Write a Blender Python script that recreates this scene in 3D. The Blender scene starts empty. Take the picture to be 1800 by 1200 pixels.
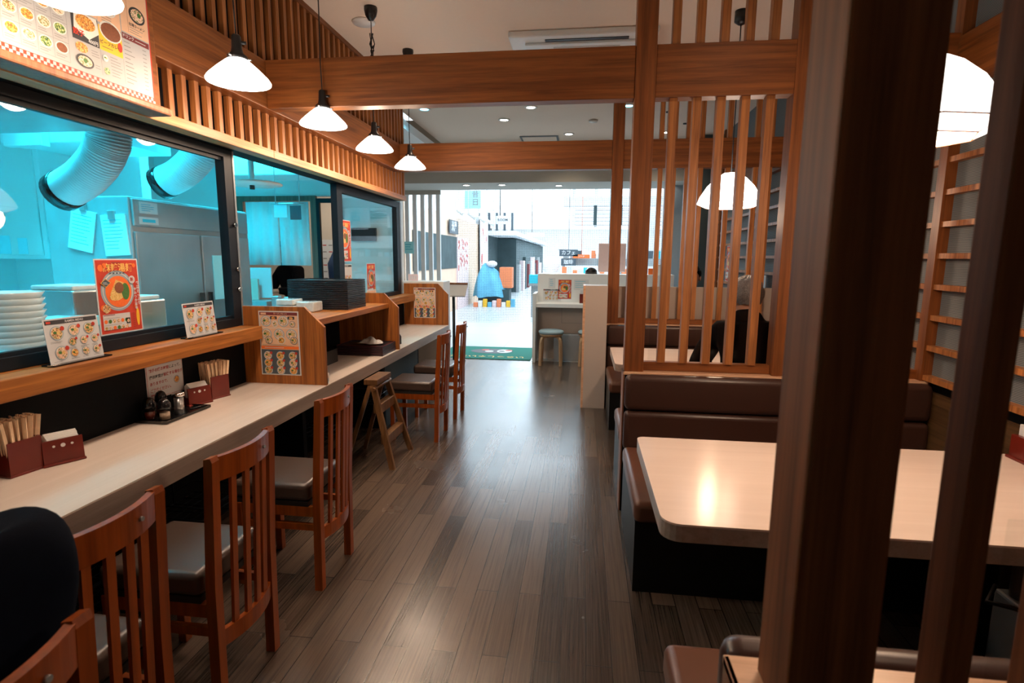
import bpy, bmesh, math, random
from mathutils import Vector, Matrix
from math import radians as R, pi, sin, cos
random.seed(7)
S = bpy.context.scene
COL = S.collection
H = 1.5
# ---------------------------------------------------------------- camera
P, YW, RO = R(8.67), R(7.26), R(0.43)
F = Vector((-sin(YW)*cos(P), cos(YW)*cos(P), -sin(P)))
RT = Vector((cos(YW), sin(YW), 0)); UP = RT.cross(F)
RT2 = RT*cos(RO) + UP*sin(RO); UP2 = UP*cos(RO) - RT*sin(RO)
cd = bpy.data.cameras.new('camera'); cam = bpy.data.objects.new('camera', cd); COL.objects.link(cam)
cam.matrix_world = Matrix(((RT2.x, UP2.x, -F.x, 0), (RT2.y, UP2.y, -F.y, 0), (RT2.z, UP2.z, -F.z, H), (0, 0, 0, 1)))
cd.sensor_width = 36; cd.lens = 36*965.3/1800; cd.clip_start = 0.05; cd.clip_end = 200
cd.dof.use_dof = True; cd.dof.focus_distance = 3.4; cd.dof.aperture_fstop = 4.5
S.camera = cam
S.view_settings.view_transform = 'Standard'; S.view_settings.look = 'None'
S.view_settings.exposure = 0.10; S.view_settings.gamma = 1.0
# ---------------------------------------------------------------- world and large lights
W = bpy.data.worlds.new('world'); S.world = W; W.use_nodes = True
W.node_tree.nodes['Background'].inputs[0].default_value = (1.0, .72, .5, 1)
W.node_tree.nodes['Background'].inputs[1].default_value = 0.11
def area(name, loc, sx, sy, power, col, rot=(0, 0, 0), spread=pi):
    l = bpy.data.lights.new(name, 'AREA'); l.shape = 'RECTANGLE'; l.size = sx; l.size_y = sy
    l.energy = power; l.color = col; l.spread = spread
    o = bpy.data.objects.new(name, l); o.location = loc; o.rotation_euler = rot; COL.objects.link(o); return o
def spot(name, loc, power, col, ang=100, blend=.6, rad=.06, rot=(0, 0, 0)):
    l = bpy.data.lights.new(name, 'SPOT'); l.energy = power; l.color = col; l.spot_size = R(ang); l.spot_blend = blend; l.shadow_soft_size = rad
    o = bpy.data.objects.new(name, l); o.location = loc; o.rotation_euler = rot; COL.objects.link(o); return o
def point(name, loc, power, col, rad=.05):
    l = bpy.data.lights.new(name, 'POINT'); l.energy = power; l.color = col; l.shadow_soft_size = rad
    o = bpy.data.objects.new(name, l); o.location = loc; COL.objects.link(o); return o
WARM = (1.0, .60, .33); COOL = (.66, .86, 1.0); CYAN = (.02, .60, .80)
area('mall_ceiling_light_near', (-.6, 12.2, 3.9), 5.5, 4.0, 400, COOL)
area('mall_ceiling_light_mid', (-.6, 19, 4.2), 7, 6, 480, COOL)
area('mall_ceiling_light_far', (-.6, 30, 4.2), 9, 10, 2200, COOL)
area('mall_end_wall_fill', (-.6, 45, 4.2), 12, 12, 2200, COOL)  # extra light added to whiten the grey end wall
area('kitchen_ceiling_light', (-3.5, 2.0, 2.95), 1.2, 3.6, 340, CYAN, spread=R(75))
area('kitchen_ceiling_light_rear', (-3.5, 4.95, 2.9), 1.2, .4, 90, CYAN, spread=R(120))
area('staff_room_light', (-3.5, 7.3, 2.5), 1.2, 1.0, 14, (1, .85, .7))
# ---------------------------------------------------------------- materials
def newmat(name):
    m = bpy.data.materials.new(name); m.use_nodes = True
    nt = m.node_tree; b = nt.nodes['Principled BSDF']; return m, nt, b
def N(nt, t, **kw):
    n = nt.nodes.new(t)
    for k, v in kw.items(): setattr(n, k, v)
    return n
def plain(name, col, rough=.5, metal=0, spec=.5, noise=0.06, ns=30, bump=0, emis=None, es=0, alpha=1, coat=0):
    m, nt, b = newmat(name)
    tc = N(nt, 'ShaderNodeTexCoord'); no = N(nt, 'ShaderNodeTexNoise'); no.inputs['Scale'].default_value = ns
    nt.links.new(tc.outputs['Object'], no.inputs['Vector'])
    mx = N(nt, 'ShaderNodeMix', data_type='RGBA')
    mx.inputs[6].default_value = tuple(c*(1-noise) for c in col)+(1,); mx.inputs[7].default_value = tuple(min(1, c*(1+noise)) for c in col)+(1,)
    nt.links.new(no.outputs['Fac'], mx.inputs[0]); nt.links.new(mx.outputs[2], b.inputs['Base Color'])
    b.inputs['Roughness'].default_value = rough; b.inputs['Metallic'].default_value = metal
    b.inputs['Specular IOR Level'].default_value = spec; b.inputs['Coat Weight'].default_value = coat
    if bump:
        bp = N(nt, 'ShaderNodeBump'); bp.inputs['Strength'].default_value = bump; bp.inputs['Distance'].default_value = .002
        nt.links.new(no.outputs['Fac'], bp.inputs['Height']); nt.links.new(bp.outputs[0], b.inputs['Normal'])
    if emis: b.inputs['Emission Color'].default_value = emis+(1,); b.inputs['Emission Strength'].default_value = es
    if alpha < 1: b.inputs['Alpha'].default_value = alpha
    return m
def wood(name, c1, c2, axis=2, sc=1.0, rough=.45, stretch=.06, bump=.15, spec=.4):
    m, nt, b = newmat(name)
    tc = N(nt, 'ShaderNodeTexCoord'); mp = N(nt, 'ShaderNodeMapping')
    s = [24*sc]*3; s[axis] = 24*sc*stretch*.6; mp.inputs['Scale'].default_value = s
    nt.links.new(tc.outputs['Object'], mp.inputs[0])
    n1 = N(nt, 'ShaderNodeTexNoise'); n1.inputs['Scale'].default_value = 1.6; n1.inputs['Detail'].default_value = 6; n1.inputs['Distortion'].default_value = .8
    n2 = N(nt, 'ShaderNodeTexNoise'); n2.inputs['Scale'].default_value = 9; n2.inputs['Detail'].default_value = 3
    nt.links.new(mp.outputs[0], n1.inputs['Vector']); nt.links.new(mp.outputs[0], n2.inputs['Vector'])
    ad = N(nt, 'ShaderNodeMath', operation='MULTIPLY_ADD'); ad.inputs[1].default_value = .35
    nt.links.new(n2.outputs['Fac'], ad.inputs[0]); nt.links.new(n1.outputs['Fac'], ad.inputs[2])
    cr = N(nt, 'ShaderNodeValToRGB'); cr.color_ramp.elements[0].position = .42; cr.color_ramp.elements[1].position = .92
    cr.color_ramp.elements[0].color = c1+(1,); cr.color_ramp.elements[1].color = c2+(1,)
    nt.links.new(ad.outputs[0], cr.inputs[0]); nt.links.new(cr.outputs[0], b.inputs['Base Color'])
    bp = N(nt, 'ShaderNodeBump'); bp.inputs['Strength'].default_value = bump; bp.inputs['Distance'].default_value = .002
    nt.links.new(ad.outputs[0], bp.inputs['Height']); nt.links.new(bp.outputs[0], b.inputs['Normal'])
    b.inputs['Roughness'].default_value = rough; b.inputs['Specular IOR Level'].default_value = spec
    return m
def glassm(name, tint=(1, 1, 1), refl=1.0, ior=1.5, rough=0.0):
    m = bpy.data.materials.new(name); m.use_nodes = True; nt = m.node_tree; nt.nodes.clear()
    o = N(nt, 'ShaderNodeOutputMaterial'); t = N(nt, 'ShaderNodeBsdfTransparent'); t.inputs[0].default_value = tint+(1,)
    g = N(nt, 'ShaderNodeBsdfGlossy'); g.inputs['Roughness'].default_value = rough
    lw = N(nt, 'ShaderNodeLayerWeight'); lw.inputs[0].default_value = .5
    f = N(nt, 'ShaderNodeMath', operation='POWER'); f.inputs[1].default_value = 4.5; nt.links.new(lw.outputs['Facing'], f.inputs[0])
    mu = N(nt, 'ShaderNodeMath', operation='MULTIPLY_ADD'); mu.inputs[1].default_value = .42*refl; mu.inputs[2].default_value = .022*refl
    x = N(nt, 'ShaderNodeMixShader')
    nt.links.new(f.outputs[0], mu.inputs[0]); nt.links.new(mu.outputs[0], x.inputs[0]); nt.links.new(t.outputs[0], x.inputs[1]); nt.links.new(g.outputs[0], x.inputs[2]); nt.links.new(x.outputs[0], o.inputs[0])
    return m
def emit(name, col, s):
    m, nt, b = newmat(name); b.inputs['Base Color'].default_value = (.8, .8, .8, 1)
    b.inputs['Emission Color'].default_value = col+(1,); b.inputs['Emission Strength'].default_value = s; return m
def foodm(name, cols, sc=260):
    m, nt, b = newmat(name)
    tc = N(nt, 'ShaderNodeTexCoord'); v = N(nt, 'ShaderNodeTexVoronoi'); v.inputs['Scale'].default_value = sc
    nt.links.new(tc.outputs['Object'], v.inputs['Vector'])
    sp = N(nt, 'ShaderNodeSeparateColor'); nt.links.new(v.outputs['Color'], sp.inputs[0])
    cr = N(nt, 'ShaderNodeValToRGB'); cr.color_ramp.interpolation = 'CONSTANT'
    e = cr.color_ramp.elements
    while len(e) < len(cols): e.new(.5)
    for i, c in enumerate(cols): e[i].position = i/len(cols); e[i].color = c+(1,)
    nt.links.new(sp.outputs[0], cr.inputs[0]); nt.links.new(cr.outputs[0], b.inputs['Base Color']); b.inputs['Roughness'].default_value = .5
    return m
def floor_mat():
    m, nt, b = newmat('dark plank floor')
    tc = N(nt, 'ShaderNodeTexCoord'); mp = N(nt, 'ShaderNodeMapping'); mp.inputs['Rotation'].default_value = (0, 0, R(90))
    nt.links.new(tc.outputs['Object'], mp.inputs[0])
    br = N(nt, 'ShaderNodeTexBrick'); br.offset = .37; br.inputs['Scale'].default_value = 1.0
    br.inputs['Brick Width'].default_value = 1.1; br.inputs['Row Height'].default_value = .098; br.inputs['Mortar Size'].default_value = .0017
    br.inputs['Mortar Smooth'].default_value = .1; br.inputs['Bias'].default_value = 0
    br.inputs['Color1'].default_value = (0, 0, 0, 1); br.inputs['Color2'].default_value = (1, 1, 1, 1); br.inputs['Mortar'].default_value = (.5, .5, .5, 1)
    nt.links.new(mp.outputs[0], br.inputs['Vector'])
    mp2 = N(nt, 'ShaderNodeMapping'); mp2.inputs['Scale'].default_value = (120, 2.6, 1); nt.links.new(tc.outputs['Object'], mp2.inputs[0])
    no = N(nt, 'ShaderNodeTexNoise'); no.inputs['Scale'].default_value = 1; no.inputs['Detail'].default_value = 6; nt.links.new(mp2.outputs[0], no.inputs['Vector'])
    n3 = N(nt, 'ShaderNodeTexNoise'); n3.inputs['Scale'].default_value = 2.3; n3.inputs['Detail'].default_value = 4; nt.links.new(tc.outputs['Object'], n3.inputs['Vector'])
    a = N(nt, 'ShaderNodeMath', operation='MULTIPLY_ADD'); a.inputs[1].default_value = .55
    nt.links.new(br.outputs['Color'], a.inputs[0]); nt.links.new(no.outputs['Fac'], a.inputs[2])
    cr = N(nt, 'ShaderNodeValToRGB'); cr.color_ramp.elements[0].position = .3; cr.color_ramp.elements[1].position = 1.0
    cr.color_ramp.elements[0].color = (.016, .011, .009, 1); cr.color_ramp.elements[1].color = (.118, .082, .060, 1)
    nt.links.new(a.outputs[0], cr.inputs[0])
    mx = N(nt, 'ShaderNodeMix', data_type='RGBA'); mx.inputs[7].default_value = (.012, .010, .009, 1)
    nt.links.new(br.outputs['Fac'], mx.inputs[0]); nt.links.new(cr.outputs[0], mx.inputs[6]); nt.links.new(mx.outputs[2], b.inputs['Base Color'])
    rr = N(nt, 'ShaderNodeMapRange'); rr.inputs[1].default_value = .2; rr.inputs[2].default_value = .8; rr.inputs[3].default_value = .22; rr.inputs[4].default_value = .29
    nt.links.new(n3.outputs['Fac'], rr.inputs[0]); nt.links.new(rr.outputs[0], b.inputs['Roughness'])
    bp = N(nt, 'ShaderNodeBump'); bp.inputs['Strength'].default_value = .25; bp.inputs['Distance'].default_value = .002
    nt.links.new(a.outputs[0], bp.inputs['Height']); nt.links.new(bp.outputs[0], b.inputs['Normal'])
    b.inputs['Specular IOR Level'].default_value = .6
    return m
def tile_mat():
    m, nt, b = newmat('pale tile floor')
    tc = N(nt, 'ShaderNodeTexCoord'); br = N(nt, 'ShaderNodeTexBrick'); br.offset = 0; br.inputs['Scale'].default_value = 1
    br.inputs['Brick Width'].default_value = 1.3; br.inputs['Row Height'].default_value = 1.3; br.inputs['Mortar Size'].default_value = .008
    br.inputs['Color1'].default_value = (.44, .46, .48, 1); br.inputs['Color2'].default_value = (.47, .49, .51, 1); br.inputs['Mortar'].default_value = (.3, .32, .34, 1)
    nt.links.new(tc.outputs['Object'], br.inputs['Vector']); nt.links.new(br.outputs['Color'], b.inputs['Base Color']); b.inputs['Roughness'].default_value = .3
    return m
def fabric_wall():
    m, nt, b = newmat('grey ribbed wall fabric')
    tc = N(nt, 'ShaderNodeTexCoord'); w = N(nt, 'ShaderNodeTexWave'); w.bands_direction = 'Z'; w.inputs['Scale'].default_value = 42; w.inputs['Distortion'].default_value = .3
    nt.links.new(tc.outputs['Object'], w.inputs['Vector'])
    cr = N(nt, 'ShaderNodeValToRGB'); cr.color_ramp.elements[0].color = (.06, .075, .085, 1); cr.color_ramp.elements[1].color = (.23, .25, .26, 1)
    nt.links.new(w.outputs['Fac'], cr.inputs[0]); nt.links.new(cr.outputs[0], b.inputs['Base Color']); b.inputs['Roughness'].default_value = .85
    return m
def net_mat():
    m = bpy.data.materials.new('dark safety net'); m.use_nodes = True; nt = m.node_tree; nt.nodes.clear()
    o = N(nt, 'ShaderNodeOutputMaterial'); t = N(nt, 'ShaderNodeBsdfTransparent'); d = N(nt, 'ShaderNodeBsdfDiffuse'); d.inputs[0].default_value = (.05, .08, .09, 1)
    tc = N(nt, 'ShaderNodeTexCoord'); br = N(nt, 'ShaderNodeTexBrick'); br.offset = 0; br.inputs['Scale'].default_value = 1
    br.inputs['Brick Width'].default_value = .04; br.inputs['Row Height'].default_value = .04; br.inputs['Mortar Size'].default_value = .0017; br.inputs['Mortar Smooth'].default_value = 0
    sx = N(nt, 'ShaderNodeSeparateXYZ'); cx = N(nt, 'ShaderNodeCombineXYZ')
    nt.links.new(tc.outputs['Object'], sx.inputs[0]); nt.links.new(sx.outputs[0], cx.inputs[0]); nt.links.new(sx.outputs[2], cx.inputs[1]); nt.links.new(cx.outputs[0], br.inputs['Vector'])
    x = N(nt, 'ShaderNodeMixShader'); nt.links.new(br.outputs['Fac'], x.inputs[0]); nt.links.new(t.outputs[0], x.inputs[1]); nt.links.new(d.outputs[0], x.inputs[2]); nt.links.new(x.outputs[0], o.inputs[0])
    return m
M = {}
BW1, BW2 = (.11, .030, .006), (.30, .098, .022)
M['beamx'] = wood('beam wood x', BW1, BW2, 0); M['beamy'] = wood('beam wood y', BW1, BW2, 1)
M['beamz'] = wood('beam wood z', (.11, .030, .006), (.28, .088, .019), 2)
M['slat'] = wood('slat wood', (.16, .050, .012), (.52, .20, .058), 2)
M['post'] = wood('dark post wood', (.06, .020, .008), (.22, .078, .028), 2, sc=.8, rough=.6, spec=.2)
M['railw'] = wood('pale rail wood', (.30, .11, .038), (.64, .29, .11), 1)
M['divw'] = wood('divider wood', (.13, .036, .006), (.45, .15, .026), 2)
M['ledgew'] = wood('ledge wood', (.16, .045, .008), (.52, .185, .036), 1)
M['chairw'] = wood('red brown chair wood', (.15, .028, .003), (.36, .076, .007), 2, sc=.6, rough=.3, bump=.05, spec=.5)
M['ladderw'] = wood('old tan wood', (.07, .03, .010), (.20, .095, .032), 2)
M['capw'] = wood('pale cap wood', (.55, .30, .17), (.82, .52, .34), 0, rough=.35)
M['trimw'] = wood('trim wood', (.16, .06, .03), (.32, .14, .07), 2)
M['wains'] = wood('wainscot wood', (.04, .02, .008), (.14, .075, .03), 1)
M['ctr'] = wood('cream laminate', (.66, .56, .48), (.73, .63, .55), 1, sc=.4, rough=.22, bump=.0)
M['ctredge'] = wood('taupe laminate edge', (.26, .20, .165), (.38, .30, .25), 1, sc=.7, rough=.4, bump=0)
M['tabletop'] = wood('cream table laminate', (.72, .585, .51), (.78, .645, .565), 0, sc=.4, rough=.2, bump=0)
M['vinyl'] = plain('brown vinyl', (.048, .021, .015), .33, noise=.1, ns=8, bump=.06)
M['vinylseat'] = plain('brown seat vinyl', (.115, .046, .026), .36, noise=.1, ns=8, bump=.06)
M['padd'] = plain('dark taupe vinyl', (.055, .036, .028), .32, noise=.1, ns=12)
M['padside'] = plain('black vinyl side', (.008, .007, .007), .6)
M['kick'] = plain('black kick panel', (.003, .004, .005), .4, spec=.35)
M['black'] = plain('black plastic', (.010, .010, .011), .35)
M['blackg'] = plain('black gloss', (.008, .008, .009), .12)
M['wallblk'] = plain('black back panel', (.0025, .0035, .005), .6, spec=.10)
M['frameblk'] = plain('black aluminium', (.004, .007, .012), .5, spec=.25)
M['frameedge'] = plain('grey aluminium edge', (.22, .25, .28), .4, metal=.3)
M['ceil'] = plain('warm beige ceiling', (.80, .64, .52), .9, noise=.02)
M['bulk'] = plain('grey beige plaster', (.45, .43, .38), .9, noise=.02)
M['white'] = plain('white laminate', (.72, .73, .72), .4, noise=.02)
M['beige'] = plain('beige laminate', (.50, .43, .38), .5, noise=.02)
M['paper'] = plain('white paper', (.60, .61, .62), .7, noise=.02)
M['kwall'] = plain('white kitchen panel', (.78, .80, .80), .5, noise=.02)
M['steel'] = plain('brushed steel', (.55, .57, .58), .28, metal=.9, noise=.1, ns=6)
M['steeld'] = plain('dull steel', (.40, .42, .43), .4, metal=.5, noise=.1, ns=6)
M['chrome'] = plain('chrome', (.75, .75, .75), .12, metal=1)
M['hose'] = plain('pale duct vinyl', (.70, .72, .74), .4)
M['glass'] = glassm('window glass', (.94, .97, .97), 1.0)
M['acryl'] = glassm('clear acrylic', (.96, .97, .97), .6)
M['opal'] = emit('opal glass shade', (1.0, .92, .82), 8.0)
M['washi'] = emit('lit washi paper', (1.0, .92, .84), 4.0)
M['washirib'] = plain('washi rib', (.45, .20, .12), .6)
M['led'] = emit('downlight lens', (1, .86, .7), 18); M['ledc'] = emit('cool downlight lens', (.15, .75, 1.0), 18)
M['greyw'] = plain('dark slate wall', (.055, .085, .10), .8)
M['fabric'] = fabric_wall(); M['floor'] = floor_mat(); M['tile'] = tile_mat(); M['net'] = net_mat()
M['red'] = plain('red print', (.50, .035, .012), .6, noise=.1); M['maroon'] = plain('maroon print', (.17, .02, .02), .6)
M['orange'] = plain('orange print', (.80, .16, .02), .6, noise=.05); M['soup'] = plain('soup orange', (.82, .15, .02), .5, noise=.15, ns=90)
M['noodle'] = foodm('noodle yellow', [(.75, .45, .12), (.8, .6, .25), (.6, .35, .08)], 420)
M['leaf'] = plain('leaf green', (.05, .16, .03), .6, noise=.4, ns=160); M['meat'] = plain('meat brown', (.20, .06, .02), .6, noise=.4, ns=160)
M['gold'] = plain('gold print', (.85, .50, .12), .5); M['yellow'] = plain('yellow print', (.85, .48, .02), .6)
M['rim'] = plain('bowl rim blue grey', (.28, .36, .42), .5); M['rimw'] = plain('bowl rim white', (.72, .72, .68), .5)
M['dark'] = plain('dark print', (.03, .03, .035), .6); M['ink'] = plain('grey ink', (.22, .22, .22), .7); M['peach'] = plain('peach print', (.78, .48, .30), .6)
M['navyp'] = plain('slate print', (.06, .08, .10), .6); M['inkr'] = plain('red ink', (.42, .03, .03), .7)
M['food1'] = foodm('ramen food', [(.75, .40, .12), (.55, .22, .08), (.10, .18, .04), (.80, .60, .35), (.78, .5, .3), (.25, .1, .05)])
M['food2'] = foodm('fried food', [(.80, .35, .05), (.6, .22, .04), (.8, .5, .15), (.35, .12, .03)])
M['food3'] = foodm('green dish', [(.08, .2, .05), (.3, .4, .1), (.7, .65, .3), (.03, .08, .03)])
M['food4'] = foodm('pork ramen', [(.80, .52, .38), (.75, .42, .28), (.2, .22, .08), (.85, .66, .5)])
M['holder'] = plain('red lacquer wood', (.13, .012, .006), .3, noise=.2, ns=10)
M['menuback'] = plain('grey white menu paper', (.40, .41, .42), .7, noise=.02)
M['napkin'] = plain('soft white tissue', (.85, .84, .82), .9)
M['stick'] = plain('pale disposable wood', (.86, .62, .40), .7, noise=.12, ns=60)
M['navy'] = plain('navy jacket cloth', (.0015, .003, .008), .95, spec=.08, noise=.3, ns=40, bump=.2); M['blackc'] = plain('black jacket cloth', (.002, .002, .003), .9, spec=.08, noise=.3, ns=30)
M['skin'] = plain('skin', (.50, .25, .16), .5); M['hairg'] = plain('grey hair', (.16, .16, .17), .6, noise=.8, ns=120); M['hair'] = plain('dark hair', (.012, .010, .010), .5)
M['trouser'] = plain('dark trousers', (.015, .016, .022), .9); M['shoe'] = plain('black shoe', (.01, .01, .01), .4); M['bluec'] = plain('blue shirt cloth', (.02, .05, .12), .8)
M['matg'] = plain('green mat', (.0, .16, .12), .9, noise=.2, ns=80); M['mattxt'] = plain('tan mat letters', (.65, .50, .22), .9)
M['tray'] = plain('black lacquer tray', (.012, .013, .018), .3); M['trayred'] = plain('red tray rim', (.16, .015, .012), .3)
M['towel'] = plain('grey towel', (.45, .44, .42), .9, noise=.15, ns=60, bump=.4)
M['wrap'] = plain('clear wrap pack', (.55, .62, .64), .2, noise=.25, ns=25, coat=.5)
M['beech'] = wood('beech bentwood', (.35, .2, .1), (.55, .35, .2), 2, rough=.35, bump=0); M['seatg'] = plain('blue grey cushion', (.28, .38, .42), .5)
M['pinkp'] = plain('pale pink panel', (.78, .60, .60), .6); M['peachw'] = plain('peach wood board', (.72, .50, .36), .6, noise=.08, ns=4)
M['shopdark'] = plain('dark shop interior', (.035, .06, .065), .8, noise=.5, ns=3); M['teal'] = plain('teal awning', (.02, .48, .60), .6); M['crateo'] = plain('orange crate', (.80, .22, .08), .6)
M['mallw'] = plain('mall white', (.80, .82, .84), .7, noise=.01); M['mallceil'] = emit('white mall ceiling with added glow', (.82, .93, 1.0), 1.1)  # emission added to a plain white ceiling so it renders bright
M['cloth'] = plain('pale curtain cloth', (.70, .78, .80), .9, noise=.04); M['brownf'] = wood('grey brown frame', (.07, .045, .03), (.18, .12, .085), 2)
M['cream'] = plain('cream wall', (.55, .48, .40), .8, noise=.03); M['bluem'] = plain('blue cloth', (.12, .42, .62), .8, noise=.3, ns=4); M['redj'] = plain('soy sauce', (.10, .012, .006), .2)
M['pepper'] = plain('pale pepper', (.55, .38, .28), .5, noise=.3, ns=150); M['greensign'] = plain('green sign', (.25, .7, .4), .6); M['tealp'] = plain('pale cyan notice', (.35, .78, .85), .7); M['tealt'] = plain('cyan ink', (.02, .45, .60), .7)
M['bowlw'] = plain('white bowl glaze', (.78, .80, .80), .2)
# ---------------------------------------------------------------- geometry helper
_tc = {}
def textgeo(s, bold):
    k = (s, bold)
    if k not in _tc:
        c = bpy.data.curves.new('t', 'FONT'); c.body = s; c.size = 1; c.align_x = 'CENTER'; c.align_y = 'CENTER'; c.resolution_u = 2; c.offset = bold
        o = bpy.data.objects.new('t', c); COL.objects.link(o); bpy.context.view_layer.update()
        me = bpy.data.meshes.new_from_object(o.evaluated_get(bpy.context.evaluated_depsgraph_get()))
        _tc[k] = ([v.co.copy() for v in me.vertices], [tuple(p.vertices) for p in me.polygons])
        bpy.data.objects.remove(o); bpy.data.meshes.remove(me); bpy.data.curves.remove(c)
    return _tc[k]
class G:
    def __init__(s): s.b = bmesh.new(); s.mi = 0; s.mats = []; s.sm = False
    def m(s, key):
        if key not in s.mats: s.mats.append(key)
        s.mi = s.mats.index(key); return s
    def fc(s, vs):
        try: f = s.b.faces.new(vs)
        except ValueError: return None
        f.material_index = s.mi; f.smooth = s.sm; return f
    def box(s, x0, x1, y0, y1, z0, z1, bev=0, seg=2, T=None):
        co = [(x, y, z) for z in (z0, z1) for y in (y0, y1) for x in (x0, x1)]
        v = [s.b.verts.new(T @ Vector(c) if T else c) for c in co]
        fs = [s.fc([v[i] for i in q]) for q in ((0, 2, 3, 1), (4, 5, 7, 6), (0, 1, 5, 4), (2, 6, 7, 3), (0, 4, 6, 2), (1, 3, 7, 5))]
        if bev:
            es = list({e for f in fs for e in f.edges})
            r = bmesh.ops.bevel(s.b, geom=es, offset=bev, segments=seg, affect='EDGES', profile=.5, material=s.mi)
            if seg > 2:
                for f in r['faces']: f.smooth = True
        return s
    def prism(s, pts, axis, a, b, T=None):
        def mk(p, t):
            c = list(p); c.insert(axis, t); return T @ Vector(c) if T else Vector(c)
        A = [s.b.verts.new(mk(p, a)) for p in pts]; B = [s.b.verts.new(mk(p, b)) for p in pts]; n = len(pts)
        f1 = s.fc(A[::-1]); f2 = s.fc(B)
        for i in range(n): s.fc([A[i], A[(i+1) % n], B[(i+1) % n], B[i]])
        return s
    def lathe(s, prof, c=(0, 0, 0), n=24, T=None, smooth=True, closed=False):
        o = s.sm; s.sm = smooth; c = Vector(c); rings = []
        for r, z in prof:
            ring = []
            for i in range(n):
                a = 2*pi*i/n; p = Vector((c.x+r*cos(a), c.y+r*sin(a), c.z+z)); ring.append(s.b.verts.new(T @ p if T else p))
            rings.append(ring)
        for A, B in zip(rings, rings[1:]):
            for i in range(n): s.fc([A[i], A[(i+1) % n], B[(i+1) % n], B[i]])
        s.sm = False
        if prof[0][0] > 1e-4: s.fc(rings[0][::-1])
        if prof[-1][0] > 1e-4: s.fc(rings[-1])
        s.sm = o; return s
    def cyl(s, p, q, r, r2=None, n=12):
        p, q = Vector(p), Vector(q); d = q-p; T = Matrix.Translation(p) @ d.to_track_quat('Z', 'Y').to_matrix().to_4x4()
        return s.lathe([(r, 0), (r if r2 is None else r2, d.length)], n=n, T=T)
    def tube(s, pts, r, n=8, smooth=True, rf=None):
        pts = [Vector(p) for p in pts]; rings = []; o = s.sm; s.sm = smooth; prev = None
        for i, p in enumerate(pts):
            d = (pts[min(i+1, len(pts)-1)] - pts[max(i-1, 0)]).normalized()
            if prev is None: u = d.orthogonal().normalized()
            else: u = (prev - d*prev.dot(d)).normalized()
            prev = u; w = d.cross(u); rr = rf(i) if rf else r
            rings.append([s.b.verts.new(p + (u*cos(2*pi*k/n) + w*sin(2*pi*k/n))*rr) for k in range(n)])
        for A, B in zip(rings, rings[1:]):
            for i in range(n): s.fc([A[i], A[(i+1) % n], B[(i+1) % n], B[i]])
        s.sm = False; s.fc(rings[0][::-1]); s.fc(rings[-1]); s.sm = o; return s
    def ell(s, c, r, n=16, T=None):
        prof = [(max(1e-5, sin(pi*i/10)), -cos(pi*i/10)) for i in range(11)]
        TT = Matrix.Translation(Vector(c)) @ Matrix.Diagonal((r[0], r[1], r[2], 1)); return s.lathe(prof, n=n, T=(T @ TT) if T else TT)
    def build(s, name, parent=None, world=True, origin=None, bevel=0):
        bmesh.ops.remove_doubles(s.b, verts=s.b.verts, dist=1e-6)
        bmesh.ops.recalc_face_normals(s.b, faces=s.b.faces)
        me = bpy.data.meshes.new(name)
        if parent is not None and world:
            off = Vector((0, 0, 0)); pp = parent
            while pp is not None: off += Vector(pp.location); pp = pp.parent
        elif parent is None:
            if origin is None:
                vs = [v.co for v in s.b.verts]; lo = Vector([min(v[i] for v in vs) for i in range(3)]); hi = Vector([max(v[i] for v in vs) for i in range(3)])
                off = Vector(((lo.x+hi.x)/2, (lo.y+hi.y)/2, lo.z))
            else: off = Vector(origin)
        else: off = Vector((0, 0, 0))
        if off.length: bmesh.ops.translate(s.b, verts=s.b.verts, vec=-off)
        s.b.to_mesh(me); s.b.free()
        for k in s.mats: me.materials.append(M[k])
        o = bpy.data.objects.new(name, me); COL.objects.link(o)
        if parent is not None: o.parent = parent
        else: o.location = off
        return o
    # 2d print helpers
    def frame(s, O, U, V): s.O, s.U, s.V = Vector(O), Vector(U).normalized(), Vector(V).normalized(); s.Nn = s.U.cross(s.V); return s
    def pt(s, u, v, l): return s.O + s.U*u + s.V*v + s.Nn*l*.0006
    def rect(s, u0, v0, u1, v1, l, k):
        s.m(k); s.fc([s.b.verts.new(s.pt(*p, l)) for p in ((u0, v0), (u1, v0), (u1, v1), (u0, v1))]); return s
    def disc(s, u, v, r, l, k, ry=None, n=20):
        s.m(k); ry = ry or r; s.fc([s.b.verts.new(s.pt(u+r*cos(2*pi*i/n), v+ry*sin(2*pi*i/n), l)) for i in range(n)]); return s
    def poly(s, pts, l, k): s.m(k); s.fc([s.b.verts.new(s.pt(*p, l)) for p in pts]); return s
    def text(s, t, u, v, size, l, k, bold=.015, rot=0):
        s.m(k); vs, fs = textgeo(t, bold); c, d = cos(rot), sin(rot)
        V = [s.b.verts.new(s.pt(u+(p.x*c-p.y*d)*size, v+(p.x*d+p.y*c)*size, l)) for p in vs]
        for f in fs: s.fc([V[i] for i in f])
        return s
    def vtext(s, t, u, v, size, l, k, bold=.015):
        for i, ch in enumerate(t): s.text(ch, u, v-i*size*1.08, size, l, k, bold)
        return s
    def lines(s, u0, v0, u1, n, dv, l, k, h=.0022):
        for i in range(n): s.rect(u0, v0-i*dv, u0+(u1-u0)*(.6+.4*random.random()), v0-i*dv+h, l, k)
        return s
    def plate(s, w, h, th=.0015, k='paper'):
        s.m(k); c = [(0, 0), (w, 0), (w, h), (0, h)]
        A = [s.b.verts.new(s.O+s.U*a+s.V*b) for a, b in c]; B = [s.b.verts.new(s.O+s.U*a+s.V*b-s.Nn*th) for a, b in c]
        s.fc(A); s.fc(B[::-1])
        for i in range(4): s.fc([A[i], B[i], B[(i+1) % 4], A[(i+1) % 4]])
        return s
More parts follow.
